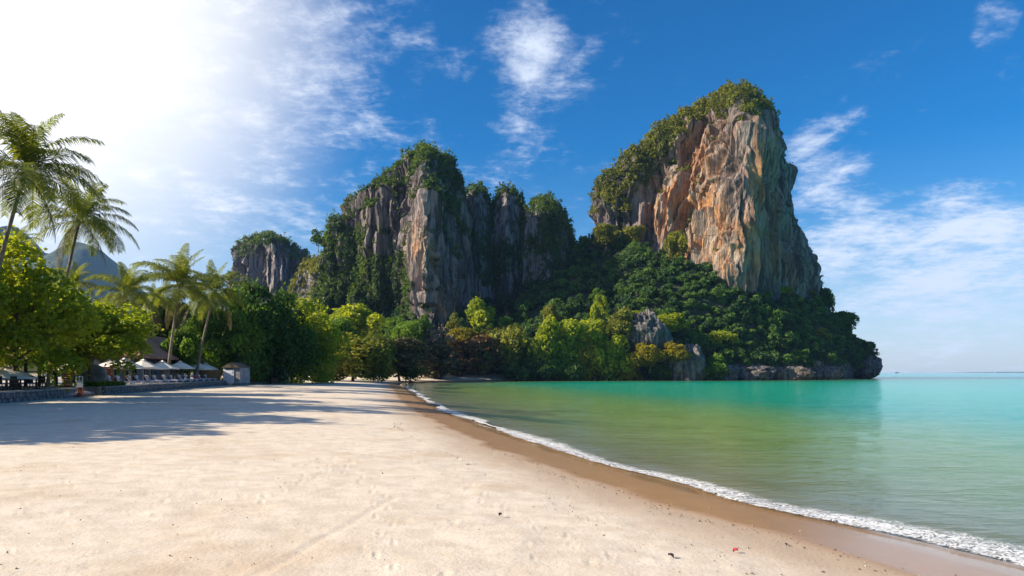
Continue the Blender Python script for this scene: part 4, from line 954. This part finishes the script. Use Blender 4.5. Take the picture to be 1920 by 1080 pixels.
def parasol(px, toprow, off, label):
    y = ypx(px, off); c = tp(y, off); H_ = CAMZ + (HORY - toprow) / FPX * c[1] - DZ
    e = thing('parasol', label, 'parasol', (c[0], c[1], DZ), RZT + (px % 7 - 3) * .08, 'cream terrace parasols'); z = H_ - .8
    cn = link('canopy', CAN, e, (0, 0, z)); link('vent_cap', VENT, cn, (0, 0, .75)); link('pole', POLE, e, (0, 0, 0), None, (1, 1, (z + .74) / 2.62)); link('base', PBASE, e, (0, 0, .003))
    for k in range(8): link('rib', RIB, e, (0, 0, z + .66), (0, 0, k * .7854 + .3927))
parasol(23, 686, 3.2, 'lone cream parasol on the restaurant terrace')
parasol(152, 676, 6.2, 'cream parasol half hidden by branches behind the rounded stone')
for k, (px, tr_, of) in enumerate([(216, 675, 4.6), (238, 673, 3.0), (273, 675, 3.0), (308, 677.5, 3.0), (341, 678, 3.0), (375, 680.5, 3.0), (389, 682, 3.6)]):
    parasol(px, tr_, of, 'cream parasol, %s along the lounger terrace counting from the brick pillar' % ords[k])
# loungers
mb = MB(); mb.box((0, 0, .26), (1.95, .66, .05)); LFR = mb.mesh('frame', M['white'], False, .01)
mb = MB(); mb.box((0, 0, .13), (.06, .06, .26)); LLG = mb.mesh('leg', M['white'])
mb = MB(); mb.box((.32, 0, .33), (1.28, .64, .1)); LMT = mb.mesh('mattress', M['cushion'], False, .03)
mb = MB(); mb.box((0, 0, 0), (.1, .64, .78)); LBK = mb.mesh('backrest', M['mauve'], False, .03)
mb = MB(); mb.box((0, 0, 0), (.16, .5, .3)); LPL = mb.mesh('pillow', M['pillow'], False, .06)
lys = [66.0, 68.2, 71.0, 73.2, 76.4, 78.8, 82.2, 84.6, 88, 90.6, 94.2, 97, 100.4]
for k, y in enumerate(lys):
    c = tp(y, 1.6); e = thing('sun_lounger', 'sun lounger with raised back, %s of the row counting from the brick pillar' % ords[k] if k != 10 else 'sun lounger with a red towel, eleventh of the row counting from the brick pillar', 'sun lounger', (c[0], c[1], DZ), RZT, 'sun loungers along the terrace edge')
    link('frame', LFR, e); link('mattress', LMT, e)
    for sx in (-.85, .85):
        for sy in (-.28, .28): link('leg', LLG, e, (sx, sy, 0))
    bk = link('backrest', LBK, e, (-.52, 0, .60), (0, -.62, 0)); link('pillow', LPL, bk, (.11, 0, .18), None, None)
c = tp(94.2, 1.5); mb = MB(); mb.box((0, 0, 0), (.5, .62, .14), .2); mb.box((-.3, .02, .2), (.16, .6, .4), .1)
link('red_towel', mb.mesh('red_towel', M['red'], False, .04), None, (c[0] - .1, c[1], DZ + .47), label='crumpled red towel lying on a lounger', cat='towel')

# dining chairs and tables of the restaurant
mb = MB(); mb.box((0, 0, .45), (.44, .44, .05)); CST = mb.mesh('seat', M['darkwood'])
mb = MB(); mb.box((0, 0, .225), (.045, .045, .45)); CLG = mb.mesh('leg', M['darkwood'])
mb = MB(); mb.box((-.2, 0, .72), (.04, .42, .5)); CBK = mb.mesh('backrest', M['darkwood'])
mb = MB(); mb.box((0, 0, .74), (.9, .9, .05)); TTP = mb.mesh('tabletop', M['darkwood'])
mb = MB(); mb.box((0, 0, .36), (.09, .09, .72)); mb.box((0, 0, .02), (.5, .5, .04)); TLG = mb.mesh('pedestal', M['darkwood'])
k = 0
for ti, (y, of) in enumerate([(43.0, 1.6), (45.2, 1.7), (47.4, 1.6), (49.6, 1.8), (51.6, 1.7), (46, 4.2), (49.4, 4.4)]):
    c = tp(y, of); e = thing('dining_table', 'dark square table, %s of the restaurant terrace counting from the picture edge' % ords[ti], 'table', (c[0], c[1], DZ), RZT, 'dark restaurant tables')
    link('tabletop', TTP, e); link('pedestal', TLG, e)
    for a, nm in ((1.57, 'nearer'), (-1.57, 'farther')):
        q = (c[0] + math.cos(RZT + a) * -.72, c[1] + math.sin(RZT + a) * -.72)
        ch = thing('dining_chair', 'dark wooden chair on the %s side of the %s restaurant table' % (nm, ords[ti]), 'chair', (q[0], q[1], DZ), RZT + a, 'dark restaurant chairs')
        link('seat', CST, ch); link('backrest', CBK, ch)
        for sx in (-.19, .19):
            for sy in (-.19, .19): link('leg', CLG, ch, (sx, sy, 0))

# bungalow with terracotta roof
def part(mbuild, name, mat, parent, loc=(0, 0, 0), bevel=0): return link(name, mbuild.mesh(name, M[mat], False, bevel), parent, loc)
def hip_roof(lx, ly, h, ridge_, ov=.6, th=.22):
    x, y = lx / 2 + ov, ly / 2 + ov
    mb = MB(); mb.add([(-x, -y, 0), (x, -y, 0), (x, y, 0), (-x, y, 0), (-x, -y, th), (x, -y, th), (x, y, th), (-x, y, th), (0, -ridge_ / 2, h), (0, ridge_ / 2, h)],
           [(0, 3, 2, 1), (0, 1, 5, 4), (1, 2, 6, 5), (2, 3, 7, 6), (3, 0, 4, 7), (4, 5, 8), (5, 6, 9, 8), (6, 7, 9), (7, 4, 8, 9)]); return mb
c = tp(98, 9.5); e = thing('bungalow', 'grey bungalow with dark openings and a big terracotta roof behind the parasols', 'building', (c[0], c[1], DZ), RZT)
mb = MB(); mb.box((-1.5, 0, 1.45), (5, 29, 2.9)); part(mb, 'wall', 'stucco', e)
part(hip_roof(9, 31, 3.6, 18), 'roof', 'roof', e, (0, 0, 2.95))
for k in range(10):
    y = -13.2 + k * 2.93; mb = MB(); mb.box((0, 0, 1.15), (.12, 1.7, 2.1)); w_ = part(mb, 'door_opening', 'shade_panel', e, (1.0, y, 0))
    for s_ in (-.85, 0, .85): mb = MB(); mb.box((.02, s_, 1.15), (.14, .09, 2.16)); part(mb, 'frame', 'stucco', w_)
    mb = MB(); mb.box((0, 0, 1.45), (.26, .26, 2.9)); part(mb, 'post', 'cream' if k % 2 else 'stucco', e, (3.4, y + 1.45, 0))
mb = MB(); mb.box((3.4, 0, 2.78), (.3, 29.4, .24)); part(mb, 'beam', 'darkwood', e)
# restaurant pavilion
c = tp(54, 10.5); e = thing('restaurant_pavilion', 'low restaurant pavilion with pale tiled roof behind the trees', 'building', (c[0], c[1], DZ), RZT)
mb = MB(); mb.box((-2.2, 0, 1.2), (4, 20, 2.4)); part(mb, 'wall', 'pink', e)
part(hip_roof(8, 22, 1.7, 13), 'roof', 'paleroof', e, (0, 0, 2.42))
for k in range(9):
    y = -9.4 + k * 2.35; mb = MB(); mb.box((0, 0, 1.2), (.2, .2, 2.4)); part(mb, 'post', 'darkwood', e, (3.6, y, 0))
    if k < 8:
        mb = MB(); mb.box((0, 0, 1.05), (.1, 1.5, 1.7)); part(mb, 'opening', 'shade_panel', e, (-.18, y + 1.2, 0))
mb = MB(); mb.box((0, 0, .48), (.14, 5, .96)); part(mb, 'bamboo_screen', 'wood', e, (3.6, -7.2, .0))
# hut with white door
X0 = (434 - 960) / FPX * 103.5
e = thing('hut', 'narrow hut with a white door and wooden gable at the end of the loungers', 'building', (X0, 103.5, 1.3), -.12)
mb = MB(); mb.box((0, 1.5, 1.2), (2.7, 3, 2.4)); part(mb, 'wall', 'slate', e)
mb = MB(); mb.add([(-1.5, -.3, 2.4), (1.5, -.3, 2.4), (0, -.3, 3.2), (-1.5, 3.3, 2.4), (1.5, 3.3, 2.4), (0, 3.3, 3.2)], [(0, 1, 2), (3, 5, 4), (0, 2, 5, 3), (1, 4, 5, 2), (0, 3, 4, 1)]); part(mb, 'roof', 'bark', e)
mb = MB(); mb.box((-.45, -.04, 1.08), (1.7, .1, 2.1)); d_ = part(mb, 'door', 'white', e)
mb = MB(); mb.box((.3, -.12, 1.05), (.06, .08, .16)); part(mb, 'handle', 'black', d_)
for k in range(3): mb = MB(); mb.box((-.45, -.10, .5 + k * .6), (1.3, .03, .42)); part(mb, 'panel', 'white', d_)
mb = MB(); mb.box((0, 0, .85), (3.8, .1, 1.7)); link('wooden_screen', mb.mesh('wooden_screen', M['wood']), None, (X0 - 3.9, 104.5, 1.6), (0, 0, -.1), label='honey coloured wooden screen between last parasol and hut', cat='screen')
# low shed
X0 = (492 - 960) / FPX * 122
e = thing('shed', 'low pink plastered shed under the broad dark tree', 'building', (X0, 122, 1.05), -.1)
mb = MB(); mb.box((0, 1.6, 1.15), (7.0, 3.2, 2.3)); part(mb, 'wall', 'pink', e)
mb = MB(); mb.add([(-4, -.7, 2.3), (4, -.7, 2.3), (4, 3.6, 3.0), (-4, 3.6, 3.0), (-4, -.7, 2.42), (4, -.7, 2.42), (4, 3.6, 3.12), (-4, 3.6, 3.12)], [(0, 3, 2, 1), (4, 5, 6, 7), (0, 1, 5, 4), (1, 2, 6, 5), (2, 3, 7, 6), (3, 0, 4, 7)]); part(mb, 'roof', 'paleroof', e)
for k in range(5): mb = MB(); mb.box((0, 0, 1.15), (.22, .22, 2.3)); part(mb, 'post', 'darkwood', e, (-3.5 + k * 1.75, -.35, 0))
mb = MB(); mb.box((.9, -.04, 1.0), (1.1, .1, 1.9)); part(mb, 'door', 'darkwood', e)
# concrete wall behind the far beach
a = at(812, 711, 241); b = at(948, 711, 243); e = thing('concrete_wall', 'low grey concrete panel wall behind the far beach', 'wall', a)
for k in range(8):
    q = (b - a) * (k + .5) / 8; mb = MB(); mb.box((0, 0, 0), (2.75, .2, 2.0 - .25 * (k % 3 == 1))); part(mb, 'panel', 'concrete', e, (q[0], q[1], .55))
for k in range(9):
    q = (b - a) * k / 8; mb = MB(); mb.box((0, 0, 0), (.25, .3, 2.3)); part(mb, 'post', 'concrete', e, (q[0], q[1], .6))

# ================================================================ small things on the sand and at sea
rng = np.random.default_rng(77); n = 2600
y = 5.2 * np.exp(rng.random(n) * 1.75); x = rng.uniform(-0.8 * y - 1, 12, n)
near_shore = rng.random(n) < .45
d = signed_dist(x, y); keep = (d > 2.0) & ((rng.random(n) < .42) | ((d < 6.5) & (fbm(x / 1.5, y / 1.5, 0, 2, 3) > -.15)))
x, y = x[keep], y[keep]
cpi = rng.integers(150, 520, 1500); lat = np.where(rng.random(1500) < .6, 3.3, 5.4) + .35 * vn(tt[cpi] / 2.5, 3, 0, 6) + .10 * rng.normal(size=1500)
x = np.concatenate([x, cxs[cpi] - nx[cpi] * lat + rng.normal(size=1500) * .05]); y = np.concatenate([y, cys[cpi] - ny[cpi] * lat]); d = signed_dist(x, y)
ok_ = (y > 4) & (y < 34) & (d > 1.5) & (rng.random(len(y)) < .7); x, y, d = x[ok_], y[ok_], d[ok_]; z = ground_base(x, y, d); n = len(x)
s = 0.006 + 0.014 * rng.random(n) ** 3 + .00025 * y
oct_ = np.array([[1, 0, 0], [0, 1, 0], [-1, 0, 0], [0, -1, 0], [0, 0, .8], [0, 0, -.8]]); of = np.array([[0, 1, 4], [1, 2, 4], [2, 3, 4], [3, 0, 4], [1, 0, 5], [2, 1, 5], [3, 2, 5], [0, 3, 5]])
V = (oct_[None] * s[:, None, None] * rng.uniform(.5, 1.4, (n, 6, 1)) + np.stack([x, y, z + .022 * 0 + s * .4], -1)[:, None]).reshape(-1, 3); F = (of[None] + (np.arange(n) * 6)[:, None, None]).reshape(-1, 3)
m, t = newmat('pebble'); tn = t.attr('tone'); out(t, t.n('ShaderNodeBsdfPrincipled', {'Base Color': t.mix(tn, col(.05, .04, .035), col(.42, .36, .28)), 'Roughness': .8}).outputs[0])
link('pebbles', mesh_np('pebbles', V, F, {'tone': np.repeat(rng.random(n) ** 1.1, 6)}, [m]), kind='stuff', label='scattered pebbles and shell grit on the sand', cat='pebbles')
def leaf_litter(name, label, px, py, L_, mat, rz, Y=None):
    Yg = None
    for q in np.linspace(4, 30, 600):
        if at(px, py, q)[2] < gz(at(px, py, q)[0], q): Yg = q; break
    c = at(px, py, Yg); mb = MB()
    U = np.linspace(0, 1, 9); V = []; F = []
    for i, u_ in enumerate(U):
        w_ = math.sin(math.pi * u_ ** .8) * .32 * L_; zc_ = (.3 * math.sin(u_ * 3.1) + .3 * u_) * L_
        V += [((u_ - .5) * L_, -w_, zc_ * .6 + .2 * L_), ((u_ - .5) * L_, 0, zc_ * .6), ((u_ - .5) * L_, w_, zc_ * .6 + .3 * L_)]
        V += [(a_, b_, c_ - .006) for a_, b_, c_ in V[-3:]]
    for i in range(8):
        for k in (0, 1): F.append((i * 6 + k, i * 6 + k + 1, i * 6 + 7 + k, i * 6 + 6 + k)); F.append((i * 6 + 3 + k, i * 6 + 9 + k, i * 6 + 10 + k, i * 6 + 4 + k))
    mb.add(V, F); link(name, mb.mesh(name, M[mat], True), None, (c[0], c[1], gz(c[0], c[1]) + .01), (0, 0, rz), label=label, cat='leaf')
leaf_litter('fallen_leaf', 'curled red leaf lying on the sand', 1379, 1036, .09, 'red', .4)
leaf_litter('fallen_leaf', 'dry brown curled leaf on the sand left of the red leaf', 1258, 1047, .10, 'darkwood', 2.2)
leaf_litter('fallen_leaf', 'dry brown leaf among pebbles in the middle of the sand', 938, 968, .08, 'darkwood', 1.0)
leaf_litter('fallen_leaf', 'small dark leaf near the wet sand edge', 1474, 1024, .06, 'darkwood', 1.5)
def boat(label, px, row, Y, L_, mat):
    c = at(px, row, Y); e = thing('boat', label, 'boat', (c[0], Y, 0), 0.1, 'far boats on the horizon')
    mb = MB(); n = 10; V = []; F = []
    for i in range(n):
        u_ = i / (n - 1); w_ = math.sin(math.pi * min(.98, max(.03, u_)) ** .7) * L_ * .11; sh_ = L_ * (.10 + .10 * (2 * u_ - 1) ** 4)
        V += [((u_ - .5) * L_, -w_, sh_), ((u_ - .5) * L_, 0, -.3), ((u_ - .5) * L_, w_, sh_)]
    for i in range(n - 1): F += [(i * 3, i * 3 + 1, i * 3 + 4, i * 3 + 3), (i * 3 + 1, i * 3 + 2, i * 3 + 5, i * 3 + 4), (i * 3, i * 3 + 3, i * 3 + 5, i * 3 + 2)]
    mb.add(V, F); part(mb, 'hull', mat, e)
    mb = MB(); mb.box((-.05 * L_, 0, L_ * .17), (L_ * .42, L_ * .16, L_ * .12), 0, .9); part(mb, 'cabin', mat, e)
    mb = MB(); mb.tube([(-.05 * L_, 0, L_ * .2), (-.05 * L_, 0, L_ * .36)], L_ * .01, 6); part(mb, 'mast', mat, e)
boat('tiny dark boat on the horizon right of the headland', 1682, 698, 2300, 14, 'darkwood')
boat('tiny white boat at the far right of the horizon', 1867, 698, 2600, 13, 'white')
c = at(1634, 702, 760); e = thing('channel_marker', 'thin dark marker post in the sea off the headland tip', 'marker', (c[0], 760, 0))
mb = MB(); mb.tube([(0, 0, -3), (0, 0, 2.6)], [.22, .16], 8); part(mb, 'post', 'darkwood', e); mb = MB(); mb.box((0, 0, 2.7), (.9, .9, .7), .78); part(mb, 'top_mark', 'darkwood', e)

# ================================================================ sea haze
m, t = newmat('sea_haze')
t.n('ShaderNodeOutputMaterial', {'Volume': t.n('ShaderNodeVolumePrincipled', {'Color': col(0.30, 0.56, 1.0), 'Density': 0.00007, 'Anisotropy': 0.0}).outputs[0]})
mb = MB(); mb.box((0, 0, 292), (11400, 11400, 620)); link('haze', mb.mesh('haze', m), kind='stuff', label='thin blue sea haze')
